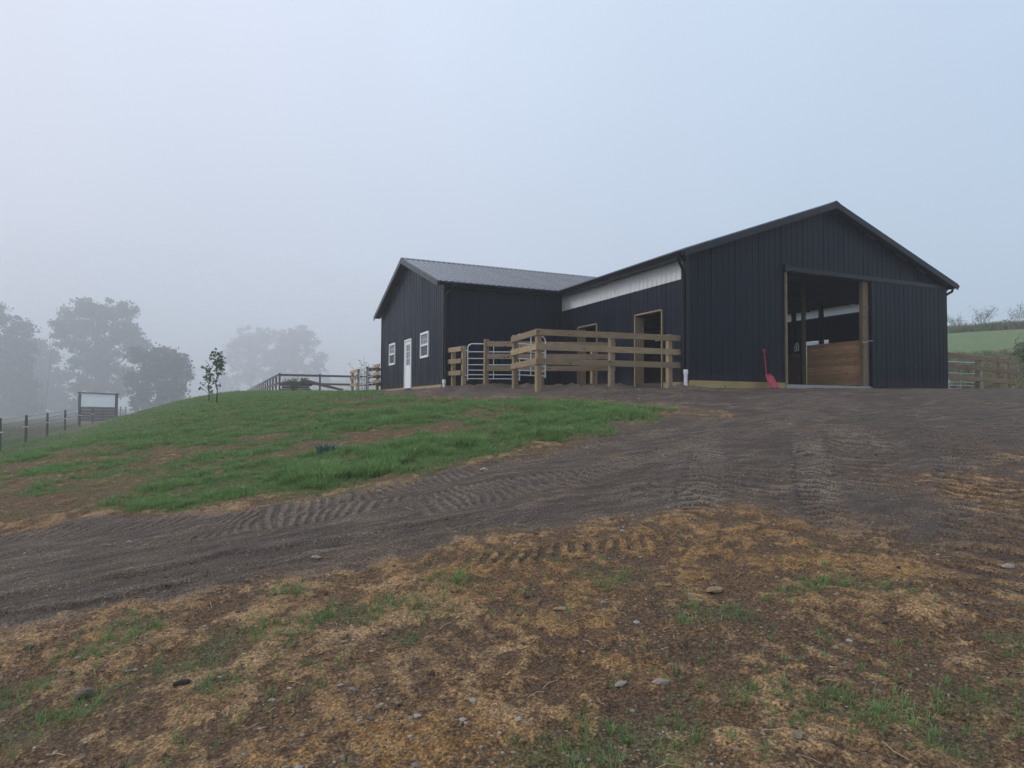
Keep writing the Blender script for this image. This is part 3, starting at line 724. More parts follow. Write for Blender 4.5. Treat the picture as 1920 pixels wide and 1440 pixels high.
WC = (WY0 + WY1) / 2
def wing_z(y): return H + .10 + SL * ((WY1 - WY0) / 2 - abs(y - WC))
k0 = -OV
ys = [k0]
while ys[-1] < ML + OV - .2: ys.append(min(ys[-1] + .9144, ML + OV))
for a, b in zip(ys[:-1], ys[1:]):
    roof_sheet(lambda s, t, o: (t, s, main_z(t) + .06 + o), a, b, lambda s: -OV, lambda s: MW / 2, barn)
    roof_sheet(lambda s, t, o: (t, s, main_z(t) + .06 + o), a, b, lambda s: MW / 2, lambda s: MW + OV, barn)
xs = [-WD - OV]
xend = (WRIDGE - H - .10) / SL
while xs[-1] < xend - .05: xs.append(min(xs[-1] + .9144, xend))
dyv = lambda s: max(0.0, xend - s) if s > -OV else (WY1 - WY0) / 2 + OV
for a, b in zip(xs[:-1], xs[1:]):
    roof_sheet(lambda s, t, o: (s, t, wing_z(t) + .065 + o), a, b, lambda s: WC - min(dyv(s), (WY1 - WY0) / 2 + OV), lambda s: WC, barn)
    roof_sheet(lambda s, t, o: (s, t, wing_z(t) + .065 + o), a, b, lambda s: WC, lambda s: WC + min(dyv(s), (WY1 - WY0) / 2 + OV), barn)
for xa, xb in ((.03, MW / 2), (MW / 2, MW - .03)):
    za, zb_ = main_z(xa) - .16, main_z(xb) - .16
    MB().prism([(xa, .02, za), (xb, .02, zb_), (xb, .02, zb_ + .02), (xa, .02, za + .02)], (0, ML - .04, 0)).build('roof_shade_sheet', M['dark'], barn)  # added dark sheet, puts the interior's shade under the roof
def ridge(p, q, sv, name='ridge_cap'):
    p, q, sv = Vector(p), Vector(q), Vector(sv)
    pr = [(-.16, -.16 * SL), (0, .012), (.16, -.16 * SL), (.16, -.16 * SL - .02), (0, -.008), (-.16, -.16 * SL - .02)]
    MB().prism([p + sv * a + Vector((0, 0, b)) for a, b in pr], q - p).build(name, M['roof'], barn)
ridge((MW / 2, -OV - .01, RIDGE + .09), (MW / 2, ML + OV + .01, RIDGE + .09), (1, 0, 0))
ridge((-WD - OV - .01, WC, WRIDGE + .095), (xend, WC, WRIDGE + .095), (0, 1, 0))
# rake fascia boards, soffits, eave fascia, gutters
def rake(a, b, thick_dir, off=0):
    a, b = Vector(a), Vector(b); t = Vector(thick_dir)
    MB().prism([a + Vector((0, 0, .055)), b + Vector((0, 0, .055)), b - Vector((0, 0, .15)), a - Vector((0, 0, .15))], t).build('fascia', M['trim'], barn)
for y, t in ((-OV, (0, -.03, 0)), (ML + OV, (0, .03, 0))):
    rake((-OV, y, main_z(-OV)), (MW / 2 - .001, y, RIDGE), t); rake((MW / 2 + .001, y, RIDGE), (MW + OV, y, main_z(MW + OV)), t)
rake((-WD - OV, WY0 - OV, wing_z(WY0 - OV)), (-WD - OV, WC - .001, WRIDGE), (-.03, 0, 0)); rake((-WD - OV, WC + .001, WRIDGE), (-WD - OV, WY1 + OV, wing_z(WY1 + OV)), (-.03, 0, 0))
def soffit(pts):
    MB().prism(pts, (0, 0, .015)).build('soffit', M['trim'], barn)
ez = main_z(-OV)
for y0, y1 in ((-OV + .005, -.012), (ML + .012, ML + OV - .005)):
    soffit([(-OV, y0, main_z(-OV) - .04), (MW / 2, y0, RIDGE - .04), (MW / 2, y1, RIDGE - .04), (-OV, y1, main_z(-OV) - .04)])
    soffit([(MW / 2, y0, RIDGE - .04), (MW + OV, y0, main_z(MW + OV) - .04), (MW + OV, y1, main_z(MW + OV) - .04), (MW / 2, y1, RIDGE - .04)])
soffit([(-OV, -.01, ez - .13), (-.022, -.01, ez - .13), (-.022, WY0 - .3, ez - .13), (-OV, WY0 - .3, ez - .13)])
soffit([(MW + .022, -.01, ez - .13), (MW + OV, -.01, ez - .13), (MW + OV, ML, ez - .13), (MW + .022, ML, ez - .13)])
soffit([(-WD, WY0 - OV, ez - .13), (-.35, WY0 - OV, ez - .13), (-.02, WY0 - .022, ez - .13), (-WD, WY0 - .022, ez - .13)])
soffit([(-WD - OV + .005, WY0 - OV, wing_z(WY0 - OV) - .04), (-WD - OV + .005, WC, WRIDGE - .04), (-WD - .012, WC, WRIDGE - .04), (-WD - .012, WY0 - OV, wing_z(WY0 - OV) - .04)])
soffit([(-WD - OV + .005, WC, WRIDGE - .04), (-WD - OV + .005, WY1 + OV, wing_z(WY1 + OV) - .04), (-WD - .012, WY1 + OV, wing_z(WY1 + OV) - .04), (-WD - .012, WC, WRIDGE - .04)])
def gutter(p, q, out_dir):
    p, q, o = Vector(p), Vector(q), Vector(out_dir)
    pr = [(0, .0), (.10, .0), (.115, -.02), (.105, -.05), (.08, -.10), (.0, -.12)]
    MB().prism([p + o * a + Vector((0, 0, b)) for a, b in pr], q - p).build('gutter', M['trim'], barn)
gutter((-OV - .005, -OV, ez + .03), (-OV - .005, WY0 - OV - .10, ez + .03), (-1, 0, 0))
gutter((MW + OV + .005, -OV, ez + .03), (MW + OV + .005, ML + OV, ez + .03), (1, 0, 0))
gutter((-WD - OV + .02, WY0 - OV - .005, ez + .03), (-OV - .13, WY0 - OV - .005, ez + .03), (0, -1, 0))
MB().box((-OV + .0, -.3, ez - .128), (-OV - .004, WY0 - OV, ez - .02)).build('fascia', M['trim'], barn)
# downspouts
MB().tube([(-OV - .05, -.12, ez - .08), (-OV - .05, -.12, ez - .16), (-OV + .02, -.08, ez - .24), (-.10, .03, ez - .40), (-.075, .05, ez - .52), (-.075, .05, .36)], .045, 8).build('downspout', M['trim'], barn)
MB().tube([(MW + OV + .05, -.12, ez - .08), (MW + OV + .04, -.1, ez - .17), (MW + .2, -.02, ez - .27), (MW + .075, .05, ez - .42), (MW + .075, .05, ez - .5), (MW + .075, .05, .3)], .045, 8).build('downspout', M['trim'], barn)
MB().tube([(-WD + .25, WY0 - OV - .06, ez - .08), (-WD + .2, WY0 - OV, ez - .2), (-WD + .06, WY0 - .12, ez - .4), (-WD + .05, WY0 - .075, ez - .5), (-WD + .05, WY0 - .075, .3)], .042, 8).build('downspout', M['trim'], barn)
# corner trims, base boards, sill
for x, y, sx, sy in ((0, 0, -1, -1), (MW, 0, 1, -1), (-WD, WY0, -1, -1), (-WD, WY1, -1, 1)):
    c = MB()
    c.box((x + sx * .030, y + sy * .030, .06), (x - sx * .07, y + sy * .022, H)); c.box((x + sx * .030, y + sy * .0295, .06), (x + sx * .022, y - sy * .07, H))
    c.build('corner_trim', M['trim'], barn)
MB().box((.06, -.03, -.25), (DOOR[0] - .07, .012, .105)).build('base_board', M['board'], barn)
MB().box((-.03, .06, -.25), (.012, 1.02, .065)).build('base_board', M['rail_y'], barn)
MB().box((-WD - .03, WY0 + .1, -.25), (-WD + .012, EDOOR[0] - .09, .105)).build('base_board', M['rail_y'], barn)
MB().box((-WD - .03, EDOOR[1] + .09, -.25), (-WD + .012, WY1 - .06, .105)).build('base_board', M['rail_y'], barn)
MB().box((-WD + .06, WY0 - .03, -.25), (-.06, WY0 + .012, .065)).build('base_board', M['rail_x'], barn)
MB().box((DOOR[0] - .06, -.07, -.3), (DOOR[1] + .12, .25, .055)).build('door_sill', M['concrete'], barn)
MB().box((.02, .26, -.3), (MW - .02, ML - .02, .072)).build('barn_floor', M['floor'], barn)
# big door: header track, jambs, sliding leaf
MB().box((DOOR[0] - .10, -.15, DOOR[3] + .02), (MW + .02, -.024, DOOR[3] + .16)).box((DOOR[0] - .16, -.17, DOOR[3] - .01), (DOOR[0] - .10, -.02, DOOR[3] + .22)).build('door_track', M['trim'], barn)
MB().beam((DOOR[0] - .02, -.02, .06), (DOOR[0] - .02, -.02, DOOR[3] + .0), .055, .09, (1, 0, 0)).build('door_jamb', M['post_d'], barn)
MB().beam((DOOR[1] - .13, .08, .06), (DOOR[1] - .13, .08, DOOR[3] + .0), .26, .15, (1, 0, 0)).build('door_post', M['post_d'], barn)
leaf = MB().box((DOOR[1] + .0, -.115, .03), (MW + .04, -.075, DOOR[3] + .02)).build('sliding_door', M['trim'], barn)
s = DOOR[1] + .03
k = math.ceil(s / .9144)
edges = [s] + [j * .9144 for j in range(k, 20) if s + .15 < j * .9144 < MW - .1] + [MW + .02]
for a, b in zip(edges[:-1], edges[1:]):
    wall_sheet('door_sheet', M['black'], lambda q, z: (q, -.118, z), a, b, .05, DOOR[3] + .0, (0, -1, 0), leaf)
MB().box((DOOR[1] - .005, -.145, .03), (DOOR[1] + .03, -.07, DOOR[3] + .015)).build('edge_trim', M['trim'], leaf)
MB().box((DOOR[1] - .32, -.02, 1.50), (DOOR[1] - .06, -.0, 1.525)).tube([(DOOR[1] - .1, -.03, 1.54), (DOOR[1] - .04, -.06, 1.56), (DOOR[1] - .0, -.15, 1.56)], .012, 6).build('door_latch', M['steel'], barn)
MB().box((DOOR[0] + .012, -.03, 1.76), (DOOR[0] + .05, .01, 1.79)).build('latch_catch', M['steel'], barn)
# stall door frames in the long side wall
for (a, b) in STALLS:
    f = MB()
    f.beam((-.01, a - .02, -.1), (-.01, a - .02, 2.26), .05, .09, (0, 1, 0)); f.beam((-.01, b + .02, -.1), (-.01, b + .02, 2.26), .05, .09, (0, 1, 0))
    f.beam((-.01, a - .045, 2.245), (-.01, b + .045, 2.245), .09, .05, (1, 0, 0))
    f.build('stall_door_frame', M['post_d'], barn)
    MB().beam((.16, b + .02, -.1), (.16, b + .02, 2.2), .26, .05, (1, 0, 0)).build('door_jamb', M['rail_y'], barn)
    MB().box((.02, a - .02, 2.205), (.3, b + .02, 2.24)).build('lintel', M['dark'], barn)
for (a, b) in STALLS: MB().box((MW - .03, a, 1.85), (MW + .0, b, 2.2)).build('light_panel', M['light_far'], barn)  # added translucent panels in the far doorways, standing in for bright daylight
# stall fronts along the aisle
SX = 7.5
for j in range(11):
    z = .10 + j * .138
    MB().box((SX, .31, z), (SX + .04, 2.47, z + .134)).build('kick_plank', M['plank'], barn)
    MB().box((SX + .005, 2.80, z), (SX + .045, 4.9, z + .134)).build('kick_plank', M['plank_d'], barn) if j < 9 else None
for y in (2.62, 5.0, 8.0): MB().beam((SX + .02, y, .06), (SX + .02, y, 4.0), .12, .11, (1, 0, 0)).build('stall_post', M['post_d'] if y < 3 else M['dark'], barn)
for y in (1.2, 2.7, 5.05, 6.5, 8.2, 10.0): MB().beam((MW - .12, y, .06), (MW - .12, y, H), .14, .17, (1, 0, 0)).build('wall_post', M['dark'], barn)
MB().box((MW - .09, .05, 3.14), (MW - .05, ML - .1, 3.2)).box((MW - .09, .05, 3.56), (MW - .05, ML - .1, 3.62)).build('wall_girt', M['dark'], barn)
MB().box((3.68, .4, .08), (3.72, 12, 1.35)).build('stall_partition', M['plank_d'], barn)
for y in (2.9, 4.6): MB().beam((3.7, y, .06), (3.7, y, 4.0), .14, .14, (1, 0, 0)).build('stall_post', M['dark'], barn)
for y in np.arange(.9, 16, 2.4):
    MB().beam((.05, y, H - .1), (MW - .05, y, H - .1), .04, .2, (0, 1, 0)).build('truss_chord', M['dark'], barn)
# wing windows and man door
for (a, b, z0, z1) in WINS:
    x = -WD; fr = MB(); t = .085
    fr.box((x - .05, a, z0), (x + .05, a + t, z1)).box((x - .05, b - t, z0), (x + .05, b, z1)); fr.box((x - .05, a + t, z1 - t), (x + .05, b - t, z1)).box((x - .055, a + t, z0), (x + .05, b - t, z0 + t))
    w = fr.build('window', M['white'], barn)
    zm = (z0 + z1) / 2
    MB().box((x - .04, a + t, zm - .035), (x + .03, b - t, zm + .035)).build('sash_rail', M['white'], w)
    MB().box((x - .012, a + t, zm + .035), (x + .012, b - t, z1 - t)).build('upper_pane', M['grey_pane'], w)
    MB().box((x - .004, a + t, z0 + t), (x + .016, b - t, zm - .035)).build('lower_pane', M['glass'], w)
    mu = MB()
    for q in (1, 2): yq = a + t + (b - a - 2 * t) * q / 3; mu.box((x - .02, yq - .01, zm + .035), (x - .0125, yq + .01, z1 - t))
    mu.box((x - .0205, a + t, (zm + z1 - t) / 2 - .01), (x - .0130, b - t, (zm + z1 - t) / 2 + .022)); mu.build('muntin', M['muntin'], w)
a, b, z0, z1 = EDOOR; x = -WD; t = .07
ed = MB().box((x - .05, a, z0), (x + .05, a + t, z1)).box((x - .05, b - t, z0), (x + .05, b, z1)).box((x - .05, a + t, z1 - t), (x + .05, b - t, z1)).build('entry_door', M['white'], barn)
sl = MB(); da, db = a + t + .004, b - t - .004; gl = (da + .16, db - .16, z0 + 1.0, z1 - t - .16)
sl.box((x - .02, da, z0 + .02), (x + .02, gl[0], z1 - t - .004)).box((x - .02, gl[1], z0 + .02), (x + .02, db, z1 - t - .004)).box((x - .02, gl[0], z0 + .02), (x + .02, gl[1], gl[2])).box((x - .02, gl[0], gl[3]), (x + .02, gl[1], z1 - t - .004))
sl.build('door_slab', M['white'], ed)
MB().box((x - .008, gl[0], gl[2]), (x + .008, gl[1], gl[3])).build('door_pane', M['grey_pane'], ed)
mu = MB()
for q in (1, 2): zz = gl[2] + (gl[3] - gl[2]) * q / 3; mu.box((x - .017, gl[0], zz - .01), (x - .009, gl[1], zz + .01))
yq = (gl[0] + gl[1]) / 2; mu.box((x - .0165, yq - .01, gl[2]), (x - .0095, yq + .01, gl[3])); mu.build('muntin', M['white'], ed)
MB().tube([(x - .02, da + .07, z0 + .97), (x - .07, da + .07, z0 + .97), (x - .075, da + .07, z0 + .97)], [.012, .026, .02], 8).build('door_knob', M['steel'], ed)

# ------------------------------------------------------------------ plastic drain pipes at the corners
def drain(x, y, top, label, flare=False):
    zb = g1(x, y); t = thing('drain_pipe', label, 'drain pipe', (x, y, zb), 'white drain pipes under the downspouts')
    MB().tube([(x, y, zb - .15), (x, y, top - .1)], .052, 12).build('pipe', M['pvc'], t)
    MB().tube([(x, y, top - .13), (x, y, top - .02), (x, y, top)], [.066, .066, .075 if flare else .06], 12).build('collar', M['pvc'], t)
drain(-.075, -.06, .40, 'white plastic drain pipe at the barn corner beside the yellow base board')
drain(MW + .12, -.03, .36, 'white plastic drain pipe at the foot of the sliding door, beside the far gate')
drain(-WD - .02, WY0 - .16, .27, 'short white drain pipe with flared top at the corner of the wing')

# ------------------------------------------------------------------ things seen inside
hb = thing('rope_bundle', 'pale rope bundle hanging on the stall post inside the open door', 'rope', (7.40, 2.78, 1.4))
MB().tube([(7.40, 2.76, 1.43), (7.40, 2.75, 1.62), (7.395, 2.78, 1.74), (7.39, 2.83, 1.62), (7.40, 2.84, 1.43)], .022, 7).build('rope', M['white'], hb)
MB().tube([(7.385, 2.90, 1.42), (7.39, 2.91, 1.60), (7.40, 2.86, 1.72), (7.42, 2.80, 1.745)], .017, 7).build('rope', M['white'], hb)
sg = thing('stall_sign', 'small white board seen through the nearer stall doorway', 'board', (3.60, 3.2, 1.6))
MB().box((3.60, 2.95, 1.56), (3.63, 3.75, 1.82)).build('board', M['white'], sg)

# ------------------------------------------------------------------ red scoop shovel
def shovel():
    bx, by = 2.82, -.45
    z0 = g1(bx, by) + .01
    t = thing('scoop_shovel', 'red plastic scoop shovel leaning on the black wall by the open door', 'shovel', (bx, by, z0))
    top = Vector((2.86, -.055, 1.08)); foot = Vector((2.84, -.50, z0 + .0)); mid = Vector((2.81, -.20, z0 + .40))
    ax = (top - mid).normalized()
    MB().tube([mid - ax * .06, mid.lerp(top, .5), top - ax * .10], [.019, .017, .016], 8).build('shaft', M['red'], t)
    g = MB(); side = Vector((1, .25, 0)).normalized()
    g.tube([top - ax * .11, top - ax * .05 + side * .055, top + side * .06], .013, 6); g.tube([top - ax * .11, top - ax * .05 - side * .055, top - side * .06], .013, 6)
    g.tube([top - side * .065, top + side * .065], .015, 6); g.build('grip', M['red'], t)
    # curved pan
    d = (foot - mid).normalized(); sd = Vector((1, .1, 0)); sd = (sd - d * sd.dot(d)).normalized(); nn = sd.cross(d).normalized()
    if nn.y > 0: nn = -nn
    L = (foot - mid).length; nu, nv = 9, 9; vs = []
    for layer in (0, -.006):
        for i in range(nv):
            v = i / (nv - 1); w = .150 + .045 * math.sin(min(1, v * 1.5) * math.pi / 2) - .02 * max(0, v - .8) * 5
            if i == 0: w = .06
            for j in range(nu):
                uu = j / (nu - 1) * 2 - 1
                lift = .055 * abs(uu) ** 3.2 * (1 - .75 * v) + .03 * (1 - v) ** 3
                vs.append(mid + d * (L * v) + sd * (uu * w) + nn * (lift + layer))
    fs = []
    for i in range(nv - 1):
        for j in range(nu - 1):
            q = i * nu + j; fs.append((q, q + 1, q + nu + 1, q + nu)); o2 = nu * nv; fs.append((q + o2, q + nu + o2, q + nu + 1 + o2, q + 1 + o2))
    o2 = nu * nv
    for j in range(nu - 1):
        fs.append((j, j + o2, j + 1 + o2, j + 1)); q = (nv - 1) * nu + j; fs.append((q, q + 1, q + 1 + o2, q + o2))
    for i in range(nv - 1):
        q = i * nu; fs.append((q, q + nu, q + nu + o2, q + o2)); q = i * nu + nu - 1; fs.append((q, q + o2, q + nu + o2, q + nu))
    MB().add(vs, fs, True).build('pan', M['red'], t)
shovel()

# ------------------------------------------------------------------ board fences of the pens
RH, RT, PS = .165, .038, .14
def post(parent, x, y, top, mat='post', size=PS):
    zb = g1(x, y); jx, jy = random.uniform(-.012, .012), random.uniform(-.012, .012)
    return MB().beam((x, y, zb - .3), (x + jx, y + jy, top), size, size, (1, 0, 0)).build('post', M[mat], parent, (x, y, zb))
def rail(parent, p, q, mat, h=RH, t=RT, name='rail'):
    p = Vector(p); q = Vector(q); d = (q - p); side = Vector((d.y, -d.x, 0)).normalized()
    return MB().beam(p, q, t, h, side).build(name, M[mat], parent, p.lerp(q, .5))
def rails(parent, a, b, za, zb, steps, off, mat, jitter=.008):
    a, b = Vector((a[0], a[1], 0)), Vector((b[0], b[1], 0)); o = Vector((off[0], off[1], 0))
    for s_ in steps:
        j1, j2 = random.uniform(-jitter, jitter), random.uniform(-jitter, jitter)
        pa = a + o + Vector((0, 0, za - s_ - RH / 2 + j1)); pb = b + o + Vector((0, 0, zb - s_ - RH / 2 + j2))
        rail(parent, pa, pb, mat)
ST = (0, .39, .78)
fo = PS / 2 + RT / 2 + .001
f1 = thing('board_fence', 'light timber board fence across the front of the near stall pen', 'fence', (-2.2, .45, 0), 'timber board fences of the stall pens')
C1 = (-4.35, .68); E1 = (-.06, .27); P2 = (-4.31, 2.25)
for tt, tp in ((0, 1.40), (.50, 1.40), (.927, 1.41)):
    post(f1, C1[0] + (E1[0] - C1[0]) * tt, C1[1] + (E1[1] - C1[1]) * tt, tp)
post(f1, P2[0], P2[1], 1.39)
rails(f1, (C1[0] - .07, C1[1]), E1, 1.395, 1.39, ST, (0, -fo), 'rail_x')
rails(f1, (C1[0], C1[1] - .10), (P2[0], P2[1] + .07), 1.392, 1.345, ST, (-fo, 0), 'rail_y')
f2 = thing('board_fence', 'middle timber board fence dividing the two pens, behind the front one', 'fence', (-2.2, 4.0, 0), 'timber board fences of the stall pens')
A2 = (-4.37, 4.36); B2 = (-.03, 3.69)
for tt, tp in ((0, 1.46), (.42, 1.44), (.83, 1.47)):
    post(f2, A2[0] + (B2[0] - A2[0]) * tt, A2[1] + (B2[1] - A2[1]) * tt, tp)
rails(f2, (A2[0] + .0, A2[1]), B2, 1.39, 1.48, ST, (0, -fo), 'rail_x')
f3 = thing('board_fence', 'short timber fence stub joining the wing wall beside the flared drain pipe', 'fence', (-4.5, 6.9, 0), 'timber board fences of the stall pens')
post(f3, -4.42, 6.28, 1.40); post(f3, -4.5, 7.12, 1.38)
rails(f3, (-4.44, 6.24), (-4.56, WY0 - .03), 1.38, 1.40, (0, .41, .82), (-fo, 0), 'rail_y')

# ------------------------------------------------------------------ tube gates
def gate(label, hinge, direction, length, zb, height, r=.021, group='galvanised tube gates of the pens', brace=True, drop=0.0):
    hx, hy = hinge; d = Vector((direction[0], direction[1], 0)).normalized(); d.z = drop
    t = thing('tube_gate', label, 'gate', (hx, hy, zb), group)
    P = lambda s, z: Vector((hx, hy, zb + z)) + d * s
    R = .16
    arc = [(R - R * math.cos(k * math.pi / 10), height - R + R * math.sin(k * math.pi / 10)) for k in range(6)]
    pts = [P(0, -.06)] + [P(0, .3), P(0, .8)] + [P(a, b) for a, b in arc] + [P(length - a, b) for a, b in reversed(arc)] + [P(length, .8), P(length, .3), P(length, -.06)]
    MB().tube(pts, r, 8).build('gate_frame', M['galv'], t)
    for f in (0, .115, .245, .40, .58, .77): MB().tube([P(.01, f * height), P(length - .01, f * height)], r * .82, 7).build('gate_bar', M['galv'], t)
    if brace: MB().tube([P(length * .5, 0) , P(length * .5, height)], r * .7, 6).build('gate_brace', M['galv'], t)
    h = MB()
    for z in (.12, height - .22): h.tube([P(-.085, z), P(-.03, z - .02), P(.03, z + .01)], .014, 6)
    h.build('hinge', M['galv'], t); return t
gate('galvanised tube gate hung open from the fence stub by the wing', (-4.32, 6.16), (.9123, -.4095), 1.78, .27, 1.20)
gate('galvanised tube gate swung into the near pen, behind the corner post', (-4.21, 2.42), (1.06, .22), 1.10, .25, 1.19)

# pens on the far side of the wing
f4 = thing('board_fence', 'orange-tinged timber fence stub against the far corner of the wing', 'fence', (-4.8, 17.8, 0), 'timber board fences beyond the wing')
post(f4, -4.78, 18.1, 1.42); rails(f4, (-4.8, 17.1), (-4.8, 18.45), 1.40, 1.40, ST, (-fo, 0), 'rail_y')
f5 = thing('board_fence', 'dark timber divider post and rails between the two far gates', 'fence', (-4.8, 20.4, 0), 'timber board fences beyond the wing')
post(f5, -4.8, 20.4, 1.42, 'grey_p'); rails(f5, (-4.8, 20.4), (-.1, 20.6), 1.38, 1.40, ST, (0, fo), 'grey_x')
f6 = thing('board_fence', 'three-rail timber fence bay with the tall weeds standing behind it', 'fence', (-4.8, 23.9, 0), 'timber board fences beyond the wing')
post(f6, -4.8, 22.8, 1.42); post(f6, -4.8, 24.75, 1.42); rails(f6, (-4.8, 22.65), (-4.8, 24.95), 1.40, 1.40, ST, (-fo, 0), 'rail_y')
gate('pale tube gate in the far pens, nearer the wing corner', (-4.8, 20.25), (0, -1), 2.0, .22, 1.12, group='tube gates beyond the wing')
gate('pale tube gate in the far pens, beside the three-rail bay', (-4.8, 22.62), (0, -1), 2.1, .22, 1.12, group='tube gates beyond the wing')

# right-hand fence and gate
f7 = thing('board_fence', 'three-rail timber fence beyond the right end of the barn', 'fence', (14, .6, 0))
A7 = (11.62, .62); B7 = (16.7, .62)
for x in (14.4, 15.6, 16.25): post(f7, x, .62 + (PS / 2 + RT) * 0, 1.36, 'post')
rails(f7, A7, B7, 1.45, 1.26, (0, .395, .80), (0, -fo), 'rail_x')
g7 = gate('pale tube gate behind the timber fence at the right end of the barn', (12.6, .95), (1, .0), 2.62, .10, 1.02, group='tube gates beyond the wing', drop=.0)
g7['group'] = 'tube gates at the right end of the barn'
del g7['group']

# grey two-rail paddock fence behind the bank
f8 = thing('paddock_fence', 'grey two-rail paddock fence running downhill into the fog behind the bank', 'fence', (-8, 36.4, .2))
zg = lambda x, y: tz(x, y)
xs8 = [-8 + 2.9 * k for k in range(4)]
for x in xs8: MB().beam((x, 36.4, zg(x, 36.4) - .3), (x, 36.4, 1.66 + .05), .13, .13, (1, 0, 0)).build('post', M['grey_p'], f8)
for a, b in zip(xs8[:-1], xs8[1:]):
    for z in (1.56, .93): MB().beam((a - .06, 36.31, z), (b - .06, 36.31, z), .04, .16, (0, 1, 0)).build('rail', M['grey_x'], f8)
yy = [36.4 + 3.3 * k for k in range(1, 26)]
prev = 36.4
for y in yy:
    MB().beam((-8, y, zg(-8, y) - .3), (-8, y, 1.68), .13, .13, (1, 0, 0)).build('post', M['grey_p'], f8)
    for z in (1.57, .93): MB().beam((-8.09, prev, z), (-8.09, y, z), .04, .16, (1, 0, 0)).build('rail', M['grey_y'], f8)
    prev = y

# stacked timbers on the ground behind the bank
tp = thing('timber_stack', 'low stack of reddish timbers lying in front of the grey paddock fence', 'timber stack', (-7.2, 32, .1))
zt = tz(-7, 32)
for k, (dx, dz, ln) in enumerate(((0, .10, 2.0), (.1, .27, 1.8), (-.05, .44, 2.1), (.15, .60, 1.5))):
    MB().beam((-8.3 + dx, 32 + .1 * (k % 2), zt + dz), (-8.3 + dx + ln, 31.9, zt + dz + .02), .3, .15, (0, 1, 0)).build('timber', M['grey_x'], tp)
for k in range(2):
    MB().beam((-7.0, 31.7 - .2 * k, zt + .85 - .1 * k), (-4.2, 31.6 - .2 * k, zt + .12), .2, .16, (0, 1, 0)).build('timber', M['grey_x'], tp)

# wire fence in the hollow on the left
fw_ = thing('wire_fence', 'wire mesh fence on dark posts in the hollow left of the bank', 'fence', (-21, 30, -2.6))
def at_px(px, d):
    u = (px - 960) / 1222.05 * d
    return (CX + .9123 * u + .4095 * d, CY - .4095 * u + .9123 * d)
WP = [(-20.2, 12.2)] + [at_px(*q) for q in ((2, 26.5), (51, 32.6), (90.5, 38.5), (123.5, 44), (151, 49.5), (175, 55), (195, 60), (213, 65), (227, 70), (237, 75))]
pts_top = []
for x, y in WP:
    zb = tz(x, y)
    MB().tube([(x, y, zb - .3), (x, y, zb + 1.38)], .06, 7).build('post', M['grey_p'], fw_)
    pts_top.append((x, y, zb))
for (a, b) in zip(pts_top[:-1], pts_top[1:]):
    m = MB()
    for h in (.1, .35, .6, .85, 1.1, 1.3): m.tube([(a[0], a[1], a[2] + h), (b[0], b[1], b[2] + h)], .013, 4, False)
    n = 14
    for k in range(1, n):
        t = k / n; x = a[0] + (b[0] - a[0]) * t; y = a[1] + (b[1] - a[1]) * t; z = a[2] + (b[2] - a[2]) * t
        m.tube([(x, y, z + .1), (x, y, z + 1.1)], .009, 4, False)
    m.build('wire_mesh', M['wire'], fw_)
    # white insulators on the posts
    MB().box((a[0] - .12, a[1] - .05, a[2] + .78), (a[0] + .12, a[1] - .1, a[2] + .83)).build('insulator', M['white'], fw_)

# blank white sign board in the hollow
PL, PR = Vector((-23.38, 53.85, 0)), Vector((-20.39, 52.52, 0))
sb = thing('sign_board', 'blank white sign board in a dark timber frame behind the wire fence', 'sign', ((PL + PR) / 2) + Vector((0, 0, tz(-22, 53))))
dv = (PR - PL).normalized(); zs = -2.95
for p in (PL, PR): MB().beam(p + Vector((0, 0, zs)), p + Vector((0, 0, .27)), .17, .17, dv).build('post', M['signd'], sb)
MB().beam(PL - dv * .15 + Vector((0, 0, .34)), PR + dv * .15 + Vector((0, 0, .20)), .24, .09).build('beam', M['signd'], sb)
MB().beam(PL + dv * .13 + Vector((0, 0, -.29)), PR - dv * .13 + Vector((0, 0, -.35)), .05, 1.20).build('sign_face', M['signw'], sb)
for k in range(5):
    z = -1.07 - .255 * k
    MB().beam(PL + dv * .13 + Vector((0, 0, z)), PR - dv * .13 + Vector((0, 0, z)), .06, .235).build('plank', M['signp'], sb)

